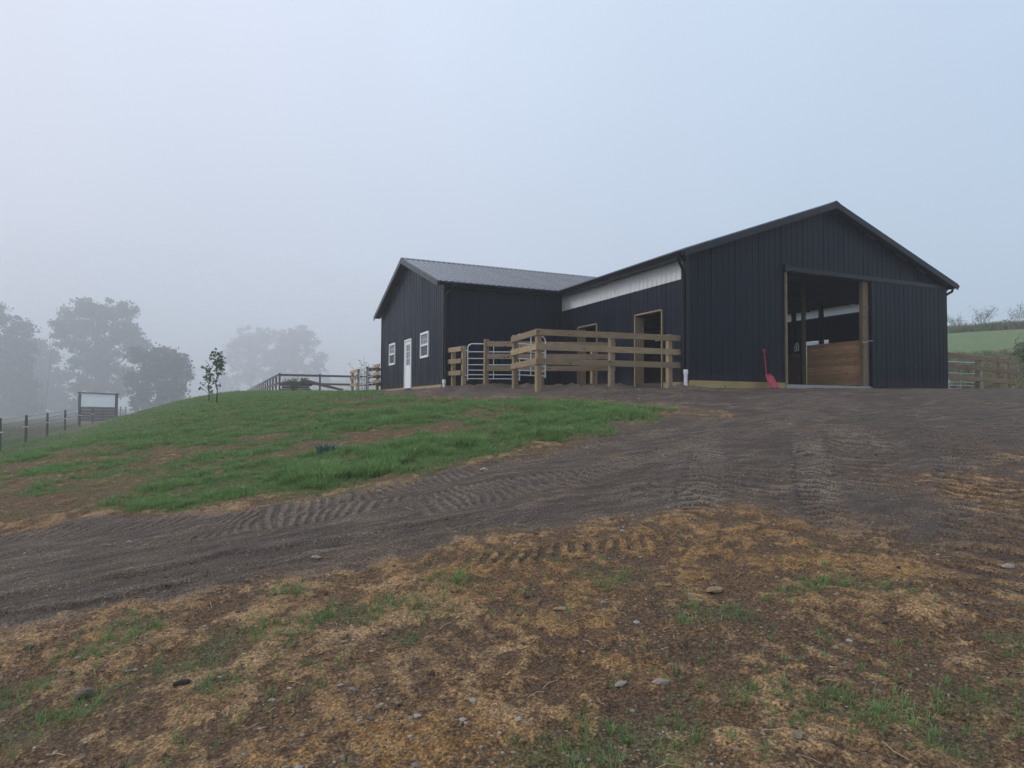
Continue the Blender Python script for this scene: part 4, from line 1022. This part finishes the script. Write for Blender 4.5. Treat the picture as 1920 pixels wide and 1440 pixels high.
# ------------------------------------------------------------------ trees
def leaf_quads(pts, size, rng, mat, name):
    n = len(pts); pts = np.asarray(pts)
    ax = rng.normal(size=(n, 3)); ax /= np.linalg.norm(ax, axis=1)[:, None]
    b = np.cross(ax, rng.normal(size=(n, 3))); b /= np.linalg.norm(b, axis=1)[:, None]
    s = size * rng.uniform(.6, 1.3, (n, 1))
    w = s * .42
    V = np.concatenate([pts - ax * s * .5, pts + b * w, pts + ax * s * .5 + np.cross(ax, b) * s * .12, pts - b * w])
    i = np.arange(n); F = np.stack([i, i + n, i + 2 * n, i + 3 * n], 1)
    return np_mesh(name, V, F, mat, False)
def tree(name, label, cat, px, d, base_y, lobes, leaf, count, scale=None, group=None, trunk_r=.28, trunk_top=None, lean=0, mat='leaf', clump=.9):
    """lobes: (image x offset in photo px, height in px above the base, radius px) measured in the photo and turned to metres"""
    rng = np.random.default_rng(int(px * 7 + d)); R = random.Random(int(px + d))
    k = d / 1222.05; x, y = at_px(px, d); zb = tz(x, y)
    zoff = (CZ - (base_y - 763) * k) - zb
    t = thing(name, label, cat, (x, y, zb), group)
    rt = np.array([.9123, -.4095, 0]); fwv = np.array([.4095, .9123, 0]); up = np.array([0, 0, 1.]); B = np.array([x, y, zb])
    cents, allp = [], []
    tot = sum(r * r for _, _, r in lobes)
    for dx, h, r in lobes:
        c = B + rt * dx * k + up * (h * k + zoff) + fwv * rng.normal() * r * k * .5; cents.append((c, r * k))
        nc = max(5, int(26 * (r * k) ** 1.6 / (clump ** 1.6) / 6) + 6)
        dirs = rng.normal(size=(nc, 3)); dirs /= np.linalg.norm(dirs, axis=1)[:, None]
        cc = c + dirs * (r * k) * (rng.uniform(.25, 1.0, (nc, 1)) ** .6) * np.array([1, 1, .85])
        n = int(count * r * r / tot)
        w = rng.integers(0, nc, n); cs = clump * rng.uniform(.5, 1.2, nc)
        p = cc[w] + rng.normal(size=(n, 3)) * cs[w][:, None] * np.array([.55, .55, .36])
        allp.append(p)
    P = np.concatenate(allp); P[:, 2] = np.maximum(P[:, 2], zb + .15)
    me = leaf_quads(P - B, leaf, rng, M[mat], 'crown')
    o = bpy.data.objects.new('crown', me); COL.objects.link(o); o.parent = t
    top = Vector(max((c for c, r in cents), key=lambda c: c[2])); th = Vector(B + up * ((trunk_top or .45) * (top.z - zb)) + rt * lean * k * .5)
    ml = MB(); base = Vector(B)
    ml.tube([base - Vector((0, 0, .3)), base.lerp(th, .4) + Vector((R.uniform(-.15, .15) * trunk_r * 3, 0, 0)), th], [trunk_r * 1.25, trunk_r, trunk_r * .75], 9)
    ml.build('trunk', M['bark'], t)
    for c, r in cents:
        c = Vector(c); st = base.lerp(th, R.uniform(.65, 1)); mid = st.lerp(c, .55) + Vector((R.uniform(-.1, .1), R.uniform(-.1, .1), .12)) * (c - st).length
        lb = MB(); lb.tube([st, mid, c], [trunk_r * .5, trunk_r * .3, trunk_r * .12], 6)
        for q in range(5):
            dv_ = Vector([R.gauss(0, 1) for _ in range(3)]).normalized() * r * .9; lb.tube([mid.lerp(c, R.uniform(.3, 1)), c + dv_ * .5 + Vector((0, 0, .1 * r)), c + dv_], [trunk_r * .16, trunk_r * .1, trunk_r * .04], 5)
        lb.build('limb', M['bark'], t)
    return t
TG = 'trees fading into the fog'
tree('broadleaf_tree', 'tallest airy tree on the left with a wide flat-topped crown, above the sign board', 'tree', 182, 108, 795,
     [(-72, 178, 17), (-58, 196, 16), (-40, 172, 20), (-62, 150, 14), (0, 205, 24), (-22, 214, 20), (24, 208, 22), (46, 190, 22), (48, 212, 16), (10, 178, 22), (38, 160, 24), (62, 142, 22), (76, 120, 16), (20, 130, 30), (-28, 138, 20), (0, 150, 24), (60, 166, 20), (84, 142, 14), (-52, 176, 18), (8, 100, 26), (56, 84, 22), (-18, 108, 22), (-30, 70, 22), (28, 92, 26), (0, 66, 26), (40, 60, 22), (-8, 38, 24), (-46, 112, 10)],
     .42, 24000, group=TG, trunk_r=.34, clump=.85)
tree('broadleaf_tree', 'rounded bushy tree in fog right of the sign board', 'tree', 296, 92, 785,
     [(0, 110, 26), (22, 96, 26), (-22, 104, 22), (38, 82, 20), (-44, 118, 16), (-10, 78, 28), (34, 52, 26), (10, 40, 28), (-28, 46, 22), (-46, 70, 16), (44, 106, 12), (-36, 20, 18), (0, 14, 18)],
     .36, 13000, group=TG, trunk_r=.25, clump=.75)
tree('broadleaf_tree', 'dark massed tree cut by the left edge of the frame', 'tree', 5, 98, 800,
     [(-10, 196, 28), (-40, 208, 30), (16, 178, 26), (40, 146, 22), (-20, 140, 40), (30, 128, 24), (10, 100, 36), (36, 80, 30), (-10, 60, 40), (34, 36, 30), (0, 20, 34)],
     .42, 21000, group=TG, trunk_r=.4, clump=.9)
tree('broadleaf_tree', 'low spreading tree between the dark left mass and the tall airy tree', 'tree', 66, 118, 800,
     [(0, 140, 24), (-22, 126, 22), (26, 126, 20), (0, 98, 30), (50, 90, 20), (32, 84, 20), (-24, 70, 28), (16, 52, 30), (44, 52, 24), (0, 24, 30), (50, 26, 26)],
     .42, 19000, group=TG, trunk_r=.3, clump=.9)
tree('slender_tree', 'slender leaning tree with a thin bare trunk left of the sign board', 'tree', 84, 104, 792,
     [(24, 178, 13), (14, 158, 11), (34, 164, 11), (20, 138, 8)], .34, 1100, trunk_r=.11, trunk_top=.75, lean=22, clump=.6)
tree('broadleaf_tree', 'pale tree with a ragged peak behind the paddock fence, nearer the barn', 'tree', 556, 168, 742,
     [(4, 112, 20), (22, 100, 18), (-14, 104, 20), (-34, 92, 22), (10, 78, 28), (36, 66, 16), (-24, 66, 28), (30, 42, 24), (0, 40, 30), (-36, 32, 28), (42, 22, 16), (10, 12, 26)],
     .5, 14000, group=TG, trunk_r=.35, clump=1.0)
tree('broadleaf_tree', 'faintest wide tree in fog behind the downhill run of paddock fence', 'tree', 470, 176, 745,
     [(0, 108, 26), (28, 112, 22), (-26, 92, 24), (-46, 66, 20), (10, 74, 32), (40, 70, 26), (-24, 50, 30), (20, 30, 34), (-40, 22, 26)],
     .5, 13000, group=TG, trunk_r=.35, clump=1.0)

def sapling(label, x, y, height, crown, n, leafsize, seed):
    rng = np.random.default_rng(seed); R = random.Random(seed); zb = g1(x, y)
    t = thing('sapling', label, 'sapling', (x, y, zb)); B = Vector((x, y, zb))
    pts = [B + Vector((R.uniform(-.02, .02) * k, R.uniform(-.02, .02) * k, height * k / 8)) for k in range(9)]
    pts[0] = B - Vector((0, 0, .2))
    MB().tube(pts, [.026 - .0025 * k for k in range(9)], 6).build('trunk', M['bark'], t)
    P = []; br = MB()
    for (fx, fz, r) in crown:
        c = B + Vector((.9123 * fx, -.4095 * fx, fz)); s_ = B + Vector((0, 0, max(.4, fz - .35)))
        br.tube([s_, s_.lerp(c, .6) + Vector((0, 0, .03)), c], [.011, .008, .004], 5)
        m = max(4, int(n * r * r / sum(q[2] ** 2 for q in crown)))
        d = rng.normal(size=(m, 3)); d /= np.linalg.norm(d, axis=1)[:, None]
        P.append(np.array(c) + d * r * rng.uniform(.15, 1, (m, 1)) - np.array(B))
    br.build('branch', M['bark'], t)
    me = leaf_quads(np.concatenate(P), leafsize, rng, M['leaf2'], 'crown'); o = bpy.data.objects.new('crown', me); COL.objects.link(o); o.parent = t
sapling('leafy sapling on the crest, the taller one with a full top', *at_px(407, 26), 2.02,
        [(-.06, 1.98, .22), (.06, 1.86, .24), (-.18, 1.80, .20), (.16, 1.68, .22), (-.10, 1.60, .26), (.1, 1.46, .24), (.2, 1.32, .16), (-.06, 1.36, .2), (.06, 1.2, .15), (.05, .72, .12), (-.05, .86, .09)], 215, .115, 3)
sapling('sparser sapling on the crest, left of the taller one', *at_px(391.5, 29), 1.86,
        [(-.30, 1.58, .12), (-.1, 1.50, .16), (0, 1.36, .18), (.10, 1.2, .18), (-.14, 1.14, .2), (.0, .98, .2), (.18, .9, .16), (-.25, .82, .16), (.02, .66, .15), (-.38, .62, .14), (.1, .45, .12)], 190, .11, 5)

# bare shrubs, weeds
def shrub(name, label, cat, x, y, h, spread, n, seed, leafn=0, mat='brush', leafs=.2, r0=.03, group=None, twig=3):
    R = random.Random(seed); rng = np.random.default_rng(seed); zb = g1(x, y); B = Vector((x, y, zb)); t = thing(name, label, cat, (x, y, zb), group)
    m = MB(); tips = []
    for k in range(n):
        a = R.uniform(0, 2 * math.pi); s_ = spread * R.uniform(.2, 1); hh = h * R.uniform(.6, 1)
        tip = B + Vector((math.cos(a) * s_, math.sin(a) * s_, hh)); mid = B.lerp(tip, .5) + Vector((math.cos(a) * s_ * -.12, math.sin(a) * s_ * -.12, .06 * hh))
        m.tube([B - Vector((0, 0, .1)), mid, tip], [r0, r0 * .7, r0 * .25], 5); tips += [mid, tip]
        for q in range(twig):
            st = mid.lerp(tip, R.uniform(0, .9)); e = st + Vector((R.uniform(-1, 1) * .35 * h, R.uniform(-1, 1) * .35 * h, R.uniform(.05, .4) * h)) * .6
            m.tube([st, e], [r0 * .4, r0 * .15], 4); tips.append(e)
    m.build('stem', M['bark'], t)
    if leafn:
        tp_ = np.array([tuple(p - B) for p in tips]); P = tp_[rng.integers(0, len(tp_), leafn)] + rng.normal(size=(leafn, 3)) * h * .08
        P[:, 2] = np.maximum(P[:, 2], .03)
        me = leaf_quads(P, leafs, rng, M[mat], 'leaves'); o = bpy.data.objects.new('leaves', me); COL.objects.link(o); o.parent = t
    return t
BG = 'bare shrubs on the hilltop'
for px, d, h, sp_, lab in ((1800, 80, 2.3, 2.4, 'low bare shrub on the hilltop nearest the barn roof end'), (1840, 78, 3.0, 1.9, 'tallest bare shrub on the hilltop right of the barn'), (1920, 74, 2.9, 2.0, 'bare shrub on the hilltop at the right edge of the frame'), (1877, 77, 1.4, 2.6, 'low twiggy shrub on the hilltop between two taller ones')):
    shrub('bare_shrub', lab, 'shrub', *at_px(px, d), h, sp_, 9, px, leafn=420, leafs=.10, r0=.02, group=BG, twig=20)
shrub('leafy_bush', 'dark green bush at the right edge behind the timber fence', 'bush', *at_px(1936, 30), 1.7, .75, 26, 9, leafn=1500, mat='leaf2', leafs=.13, r0=.014)
shrub('weed_clump', 'dark weeds with one tall stalk beside the stack of timbers', 'weeds', *at_px(550, 42), .85, 1.0, 20, 12, leafn=260, mat='leaf2', leafs=.10, r0=.010)
for k, (px, h) in enumerate(((669, 2.5), (679, 2.55), (684, 2.2), (690, 2.1))):
    shrub('tall_weed', ('lone tall leaning weed stalk left of the others behind the far fence', 'tallest straight weed stalk behind the far fence', 'thin weed stalk close right of the tallest one', 'weed stalk nearest the barn wing behind the far fence')[k], 'weed', *at_px(px, 40.5), h, .25, 1, 40 + k, leafn=26, mat='leaf2', leafs=.10, r0=.022, group='tall weed stalks behind the far fence', twig=3)

# bluish weed on the bank
def blade_mesh(name, nb, h, spread, mat, seed, w=.006, droop=.5, segs=2):
    rng = np.random.default_rng(seed); V = []; F = []
    for k in range(nb):
        a = rng.uniform(0, 2 * np.pi); r = spread * np.sqrt(rng.uniform(0, 1)); bx, by = r * np.cos(a) * .5, r * np.sin(a) * .5
        da = a + rng.normal() * .6; hh = h * rng.uniform(.45, 1.1); lean = hh * droop * rng.uniform(.2, 1.2); px_, py_ = -np.sin(da), np.cos(da); ww = w * rng.uniform(.7, 1.3)
        o = len(V)
        for i in range(segs):
            q = i / segs; wq = ww * (1 - .35 * q)
            cx, cy, cz = bx + np.cos(da) * lean * q * q, by + np.sin(da) * lean * q * q, hh * q * (1 - .25 * droop * q)
            V += [(cx - px_ * wq, cy - py_ * wq, cz - (.01 if i == 0 else 0)), (cx + px_ * wq, cy + py_ * wq, cz - (.01 if i == 0 else 0))]
        V.append((bx + np.cos(da) * lean, by + np.sin(da) * lean, hh * (1 - .25 * droop)))
        for i in range(segs - 1): F.append((o + 2 * i, o + 2 * i + 1, o + 2 * i + 3, o + 2 * i + 2))
        e = o + 2 * (segs - 1); F.append((e, e + 1, o + 2 * segs))
    me = bpy.data.meshes.new(name); me.from_pydata([tuple(map(float, v)) for v in V], [], F); me.materials.append(mat); return me
bw = bpy.data.objects.new('weed_clump', blade_mesh('weed_clump', 90, .21, .30, M['weed'], 5, .013, .8, 3)); COL.objects.link(bw)
bw.location = (-10.58, -4.91, g1(-10.58, -4.91)); tag(bw, 'bluish green weed clump alone on the grass bank', 'weed')

# ------------------------------------------------------------------ grass (uncountable): geometry-node scatter of small tufts
def scatter(name, protos, P, rot, scl, idx, label):
    me = bpy.data.meshes.new(name); P = np.ascontiguousarray(P, np.float32)
    me.vertices.add(len(P)); me.vertices.foreach_set('co', P.ravel())
    for nm, arr in (('rot', rot), ('scl', scl)):
        a = me.attributes.new(nm, 'FLOAT', 'POINT'); a.data.foreach_set('value', np.ascontiguousarray(arr, np.float32))
    a = me.attributes.new('idx', 'INT', 'POINT'); a.data.foreach_set('value', np.ascontiguousarray(idx, np.int32))
    o = bpy.data.objects.new(name, me); COL.objects.link(o); o['kind'] = 'stuff'; o['label'] = label
    pc = bpy.data.collections.new(name + '_source')
    for i, pm in enumerate(protos): pc.objects.link(bpy.data.objects.new('%s_source_%d' % (name, i), pm))
    ng = bpy.data.node_groups.new(name + '_scatter', 'GeometryNodeTree')
    ng.interface.new_socket('Geometry', in_out='INPUT', socket_type='NodeSocketGeometry'); ng.interface.new_socket('Geometry', in_out='OUTPUT', socket_type='NodeSocketGeometry')
    n = ng.nodes; l = ng.links
    gi, go = n.new('NodeGroupInput'), n.new('NodeGroupOutput')
    ci = n.new('GeometryNodeCollectionInfo'); ci.inputs['Collection'].default_value = pc; ci.inputs['Separate Children'].default_value = True; ci.inputs['Reset Children'].default_value = True
    ip = n.new('GeometryNodeInstanceOnPoints'); ip.inputs['Pick Instance'].default_value = True
    def attr(nm, t):
        q = n.new('GeometryNodeInputNamedAttribute'); q.data_type = t; q.inputs['Name'].default_value = nm; return q.outputs['Attribute']
    cx = n.new('ShaderNodeCombineXYZ'); l.new(attr('rot', 'FLOAT'), cx.inputs['Z'])
    l.new(gi.outputs[0], ip.inputs['Points']); l.new(ci.outputs[0], ip.inputs['Instance']); l.new(attr('idx', 'INT'), ip.inputs['Instance Index'])
    l.new(cx.outputs[0], ip.inputs['Rotation']); l.new(attr('scl', 'FLOAT'), ip.inputs['Scale'])
    l.new(ip.outputs[0], go.inputs[0])
    md = o.modifiers.new('scatter', 'NODES'); md.node_group = ng
    return o

def polar_points(n, a0, a1, d0, d1, power=1.0):
    a = np.radians(RNG.uniform(a0, a1, n)) + YAW; t = RNG.uniform(0, 1, n) ** power
    d = d0 * (d1 / d0) ** t
    return CX + np.sin(a) * d, CY + np.cos(a) * d, d
NB = [blade_mesh('tuft', 16, .12, .13, M['grass'], 100 + k, .0042, .55) for k in range(4)] + [blade_mesh('tuft', 11, .085, .14, M['grass'], 120 + k, .0040, .9) for k in range(2)] + [blade_mesh('tuft', 9, .09, .12, M['grass2'], 130, .0032, .7)]
X, Y, D = polar_points(190000, -46, 14, 5.5, 46, 1.0)
dens, edge, gn = grass_density(X, Y)
keep = RNG.uniform(0, 1, len(X)) < np.clip(dens * 1.0 + .05 * edge, 0, 1) * np.clip(.35 + D / 16, 0, 1)
keep &= ~((X > -5.1) & (Y > 7.2))
X, Y, D, dn = X[keep], Y[keep], D[keep], dens[keep]
lush = np.clip(sum(np.exp(-((X - x) ** 2 + (Y - y) ** 2) / (q * q * 1.3)) for x, y, q in LUSH), 0, 1)
scl = .80 * RNG.uniform(.40, .85, len(X)) * (.55 + 1.0 * sstep((fbm(X, Y, 2.6, 3, 411) - .32) / .36)) * (.45 + .5 * dn) * (1 + .45 * lush) * (1 + .012 * D)
idx = np.where(RNG.uniform(0, 1, len(X)) < .09 + .30 * (1 - dn), 6, np.where(RNG.uniform(0, 1, len(X)) < .3, RNG.integers(4, 6, len(X)), RNG.integers(0, 4, len(X))))
scatter('bank_grass', NB, np.stack([X, Y, gz(X, Y)], 1), RNG.uniform(0, 6.28, len(X)), scl, idx, 'green seeded grass covering the bank between driveway and barn')

# tufts on the bare foreground soil
tx, ty, ts = [], [], []
for x, y, q in TUFTS:
    for k in range(RNG.integers(6, 18)):
        tx.append(x + RNG.normal() * q * .75); ty.append(y + RNG.normal() * q * .75); ts.append(RNG.uniform(.25, .62))
X2, Y2, D2 = polar_points(26000, -44, 44, 2.2, 11)
dirtm = (poly_sdf(X2, Y2, DRIVE_POLY) < -.25) & (poly_sdf(X2, Y2, GRASS_POLY) < 0)
nn = fbm(X2, Y2, 1.5, 4, 201)
k2 = dirtm & (RNG.uniform(0, 1, len(X2)) < sstep((nn - .54) / .14) * .13 + .005)
tx = np.concatenate([tx, X2[k2]]); ty = np.concatenate([ty, Y2[k2]]); ts = np.concatenate([ts, RNG.uniform(.18, .50, k2.sum())])
NB2 = [blade_mesh('tuft', 13, .13, .07, M['grass'], 200 + k, .0026, .8, 3) for k in range(4)] + [blade_mesh('tuft', 5, .12, .05, M['grass'], 220 + k, .0024, 1.0, 3) for k in range(2)] + [blade_mesh('tuft', 6, .11, .08, M['grass2'], 230, .0020, 1.1, 3)]
ix = RNG.choice(7, len(tx), p=[.18, .18, .18, .18, .125, .125, .03])
scatter('soil_grass', NB2, np.stack([tx, ty, gz(tx, ty)], 1), RNG.uniform(0, 6.28, len(tx)), ts, ix, 'sparse grass sprigs coming up through the bare foreground soil')

# rough brush on the right-hand hill
X3, Y3, D3 = polar_points(36000, 32, 45, 24, 92)
w3 = .97 * (X3 - 17) + .24 * (Y3 - 3)
k3 = (X3 > 12.2) & (((w3 < 21 + 4 * (fbm(X3, Y3, .2, 2, 8) - .5)) & (w3 > .5) & (RNG.uniform(0, 1, len(X3)) < .07 + .28 * sstep((fbm(X3, Y3, .35, 3, 7) - .45) / .2))) | ((w3 > 49) & (RNG.uniform(0, 1, len(X3)) < .9)))
X3, Y3 = X3[k3], Y3[k3]
NB3 = [blade_mesh('brush', 22, .55, .5, M['brush'], 300 + k, .022, .7) for k in range(3)] + [blade_mesh('brush', 26, .4, .6, M['grass'], 310 + k, .02, .8) for k in range(2)]
scatter('hill_brush', NB3, np.stack([X3, Y3, gz(X3, Y3)], 1), RNG.uniform(0, 6.28, len(X3)), RNG.uniform(.5, 1.3, len(X3)) * np.where(w3[k3] > 40, 1.7, .8), RNG.choice(5, len(X3), p=[.28, .28, .28, .08, .08]), 'rough brown and green brush on the hill right of the barn')

# ------------------------------------------------------------------ pebbles (uncountable) and single stones
def ico(sub=1):
    bm = bmesh.new(); bmesh.ops.create_icosphere(bm, subdivisions=sub, radius=1)
    v = np.array([x.co for x in bm.verts]); f = np.array([[q.index for q in p.verts] for p in bm.faces]); bm.free(); return v, f
def pebble_mat(name, cols):
    m, nt, b, out = new_mat(name)
    gi = N(nt, 'NewGeometry'); ra = N(nt, 'ValToRGB'); nt.links.new(gi.outputs['Random Per Island'], ra.inputs[0]); cr = ra.color_ramp
    cr.interpolation = 'CONSTANT'
    while len(cr.elements) < len(cols): cr.elements.new(.5)
    for i, (e, c) in enumerate(zip(cr.elements, cols)): e.position = i / len(cols); e.color = (*c, 1)
    tc = N(nt, 'TexCoord'); n1 = noise(nt, tc.outputs['Object'], 60, 4)
    nt.links.new(mixc(nt, .6, ra.outputs[0], mixc(nt, n1, (.35, .33, .3), (.9, .88, .85)), 'MULTIPLY'), b.inputs['Base Color']); b.inputs['Roughness'].default_value = .8
    bump(nt, b, n1, .4, .004); return m
iv, if_ = ico(1)
def pebbles(name, X, Y, size, mat, label, flat=.6):
    n = len(X); nv = len(iv)
    V = np.repeat(iv[None], n, 0) * (1 + RNG.uniform(-.22, .22, (n, nv, 1)))
    V = V * (size[:, None] * np.stack([RNG.uniform(.7, 1.3, n), RNG.uniform(.6, 1.1, n), RNG.uniform(.4, .8, n) * flat * 1.3], 1))[:, None, :]
    a = RNG.uniform(0, 6.28, n); c, s = np.cos(a)[:, None], np.sin(a)[:, None]
    x = V[..., 0] * c - V[..., 1] * s; y = V[..., 0] * s + V[..., 1] * c
    V = np.stack([x + X[:, None], y + Y[:, None], V[..., 2] + (gz(X, Y) - size * .05)[:, None]], -1).reshape(-1, 3)
    F = (np.repeat(if_[None], n, 0) + (np.arange(n) * nv)[:, None, None]).reshape(-1, 3)
    o = bpy.data.objects.new(name, np_mesh(name, V, F, mat, False)); COL.objects.link(o); o['kind'] = 'stuff'; o['label'] = label
PC = [(.14, .105, .08), (.20, .16, .12), (.12, .10, .085), (.26, .20, .13), (.17, .15, .14), (.27, .24, .20), (.22, .15, .09), (.32, .29, .25)]
X, Y, D = polar_points(26000, -44, 44, 2.2, 16, .9)
nn = fbm(X, Y, 2.0, 4, 301); ins = poly_sdf(X, Y, GRASS_POLY) < -.05
dd = np.abs(poly_sdf(X, Y, DRIVE_POLY))
k = ins & (RNG.uniform(0, 1, len(X)) < .10 + .55 * sstep((nn - .48) / .15) + .25 * np.exp(-(dd / .35) ** 2))
X, Y, D = X[k], Y[k], D[k]
size = np.clip(RNG.lognormal(-5.25, .45, len(X)), .0022, .02) * (1 + D * .05)
pebbles('pebbles', X, Y, size, pebble_mat('mixed_pebbles', PC), 'small mixed pebbles lying on the soil and driveway')
# loose dark crumbs of soil
X, Y, D = polar_points(24000, -44, 44, 2.2, 13, .9)
nn = fbm(X, Y, 3.0, 4, 311); ins = (poly_sdf(X, Y, GRASS_POLY) < .4)
k = ins & (RNG.uniform(0, 1, len(X)) < .08 + .8 * sstep((nn - .46) / .14))
X, Y, D = X[k], Y[k], D[k]
pebbles('soil_crumbs', X, Y, np.clip(RNG.lognormal(-5.15, .45, len(X)), .003, .016) * (1 + D * .03), pebble_mat('soil_crumb', [(.085, .052, .030), (.12, .075, .042), (.16, .10, .055), (.065, .042, .026), (.20, .13, .072)]), 'loose dark crumbs of soil', .75)

def stone(x, y, sx, sy, sz, col, label, seed, rot=0, name='stone', cat='stone', sink=.25, rough=.25):
    v, f = ico(2); rng = np.random.default_rng(seed)
    d = rng.normal(size=(9, 3)); d /= np.linalg.norm(d, axis=1)[:, None]
    for q in d:                                     # flatten random facets
        h = v @ q; lim = rng.uniform(.55, .9); v = v - np.outer(np.maximum(0, h - lim), q) * .85
    v = v * (1 + rough * (fbm(v[:, 0] * 2 + seed, v[:, 1] * 2 + v[:, 2] * 1.7, 1.6, 3, seed) - .5)[:, None])
    sx, sy = sx * .85, sy * .85; v = v * np.array([sx, sy, sz]); c, s = math.cos(rot), math.sin(rot)
    v = np.stack([v[:, 0] * c - v[:, 1] * s, v[:, 0] * s + v[:, 1] * c, v[:, 2]], 1)
    o = bpy.data.objects.new(name, np_mesh(name, v, f, mat_plain(name + '_surface', tuple(.72 * q * w_ for q, w_ in zip(col, (1.05, .97, .85))), .9, 0, .35, 30, .004), False)); COL.objects.link(o)
    o.location = (x, y, g1(x, y) + sz * .18); tag(o, label, cat, 'stones lying on the soil' if cat == 'stone' else None)
stone(-9.3, -11.66, .095, .055, .022, (.27, .20, .12), 'flat tan stone left of the widest foreground grass tuft', 1, .3)
stone(-9.52, -11.48, .055, .02, .012, (.28, .21, .13), 'thin tan stone sliver just behind the flat tan stone', 2, -.3)
stone(-10.25, -11.47, .062, .04, .016, (.27, .21, .14), 'pale flat stone alone in the middle of the orange soil', 3, .1)
stone(-12.63, -11.03, .058, .046, .034, (.16, .13, .11), 'dark rounded stone in the left foreground below the driveway', 4, .3)
stone(-13.0, -10.34, .05, .03, .018, (.035, .025, .02), 'black soil clod near the left edge below the driveway', 5, .1, 'soil_clod', 'clod')
stone(-12.2, -11.28, .05, .03, .02, (.05, .035, .028), 'dark lumpy clod right of the dark rounded stone', 6, .4, 'soil_clod', 'clod')
stone(-10.38, -12.28, .045, .03, .014, (.30, .28, .25), 'grey-white flat stone low in the centre foreground', 7, .2)
stone(-10.22, -12.36, .055, .038, .016, (.30, .27, .25), 'grey crumbly stone right of the grey-white flat stone', 8, -.1)
stone(-10.03, -12.95, .026, .024, .02, (.24, .20, .15), 'round brown stone nearest the camera at the bottom of the frame', 9)
stone(-10.91, -12.33, .022, .017, .013, (.42, .39, .35), 'white quartz pebble in the centre foreground', 10)
stone(-11.38, -9.72, .065, .035, .022, (.33, .31, .29), 'pale stone on the dark driveway', 11, .4)
stone(-11.82, -11.65, .022, .016, .012, (.40, .36, .31), 'small white pebble in the left-centre foreground', 12)
stone(-9.21, -7.7, .08, .05, .03, (.38, .36, .33), 'pale flat stone at the grass edge of the driveway', 13, .2)
stone(-7.11, -10.1, .10, .035, .014, (.34, .30, .25), 'pale stone sliver in the tyre ridges of the driveway', 14, -.4)
stone(-8.72, -12.05, .03, .022, .016, (.33, .25, .17), 'tan stone at the foot of the widest grass tuft', 15)
stone(-7.27, -12.18, .055, .04, .022, (.32, .30, .30), 'grey stone among the track ridges at the right edge', 16)

# dry stalks and twigs lying about
m = MB()
for k in range(150):
    a = math.radians(RNG.uniform(-42, 42)) + YAW; d = RNG.uniform(2.3, 7); x, y = CX + math.sin(a) * d, CY + math.cos(a) * d
    L = RNG.uniform(.03, .11); r_ = RNG.uniform(0, 6.28); x2, y2 = x + math.cos(r_) * L, y + math.sin(r_) * L; xm, ym = (x + x2) / 2 + RNG.normal() * .008, (y + y2) / 2 + RNG.normal() * .008
    m.tube([(x, y, g1(x, y) + .006), (xm, ym, g1(xm, ym) + .012), (x2, y2, g1(x2, y2) + .006)], .0016, 4, False)
o = m.build('dry_stalks', mat_plain('straw', (.36, .28, .16), .8, 0, .2, 20)); tag(o, 'dry straw stalks lying on the soil', kind='stuff')

# ------------------------------------------------------------------ haze
hz, nt, b, out = new_mat('valley_haze'); nt.nodes.remove(b)
pv = nt.nodes.new('ShaderNodeVolumePrincipled'); pv.inputs['Density'].default_value = .0019; pv.inputs['Color'].default_value = (.93, .955, 1.0, 1); pv.inputs['Anisotropy'].default_value = .2
nt.links.new(pv.outputs[0], out.inputs['Volume'])
mb = MB().box((CX - 640, CY - 640, -4.2), (CX + 640, CY + 640, 24))
hzo = mb.build('haze', hz); hzo['kind'] = 'stuff'; hzo['label'] = 'pale morning fog'
# a denser bank of fog lying in the hollow to the left, inside the haze
fbm_, nt, b, out = new_mat('hollow_fog'); nt.nodes.remove(b)
pv = nt.nodes.new('ShaderNodeVolumePrincipled'); pv.inputs['Density'].default_value = .0105; pv.inputs['Color'].default_value = (.94, .955, 1.0, 1); pv.inputs['Anisotropy'].default_value = .2
nt.links.new(pv.outputs[0], out.inputs['Volume'])
v_, f_ = ico_far = (lambda: (lambda bm: (bmesh.ops.create_icosphere(bm, subdivisions=5, radius=1), ([tuple(x.co) for x in bm.verts], [tuple(q.index for q in p.verts) for p in bm.faces]))[1])(bmesh.new()))()
bx_, by_ = at_px(330, 170)
ca_, sa_ = math.cos(-YAW), math.sin(-YAW)
vv = []
for (x, y, z) in v_:
    rr = math.hypot(x, y); zz = math.copysign(abs(z) ** .45, z); k_ = (1 - abs(z) ** 2.2) ** .5 / max(rr, 1e-6) if rr > 1e-6 else 0
    e_ = 1 + .10 * math.sin(3 * math.atan2(y, x) + .7) + .06 * math.sin(7 * math.atan2(y, x))
    x, y = x * k_ * e_, y * k_ * e_
    vv.append((bx_ + x * 190 * ca_ - y * 128 * sa_, by_ + x * 190 * sa_ + y * 128 * ca_, -2 + zz * (25.2 if z > 0 else 1.8)))
fb = MB().add(vv, f_, True).build('fog_bank', fbm_)
fb['kind'] = 'stuff'; fb['label'] = 'denser fog bank lying over the trees in the hollow on the left'
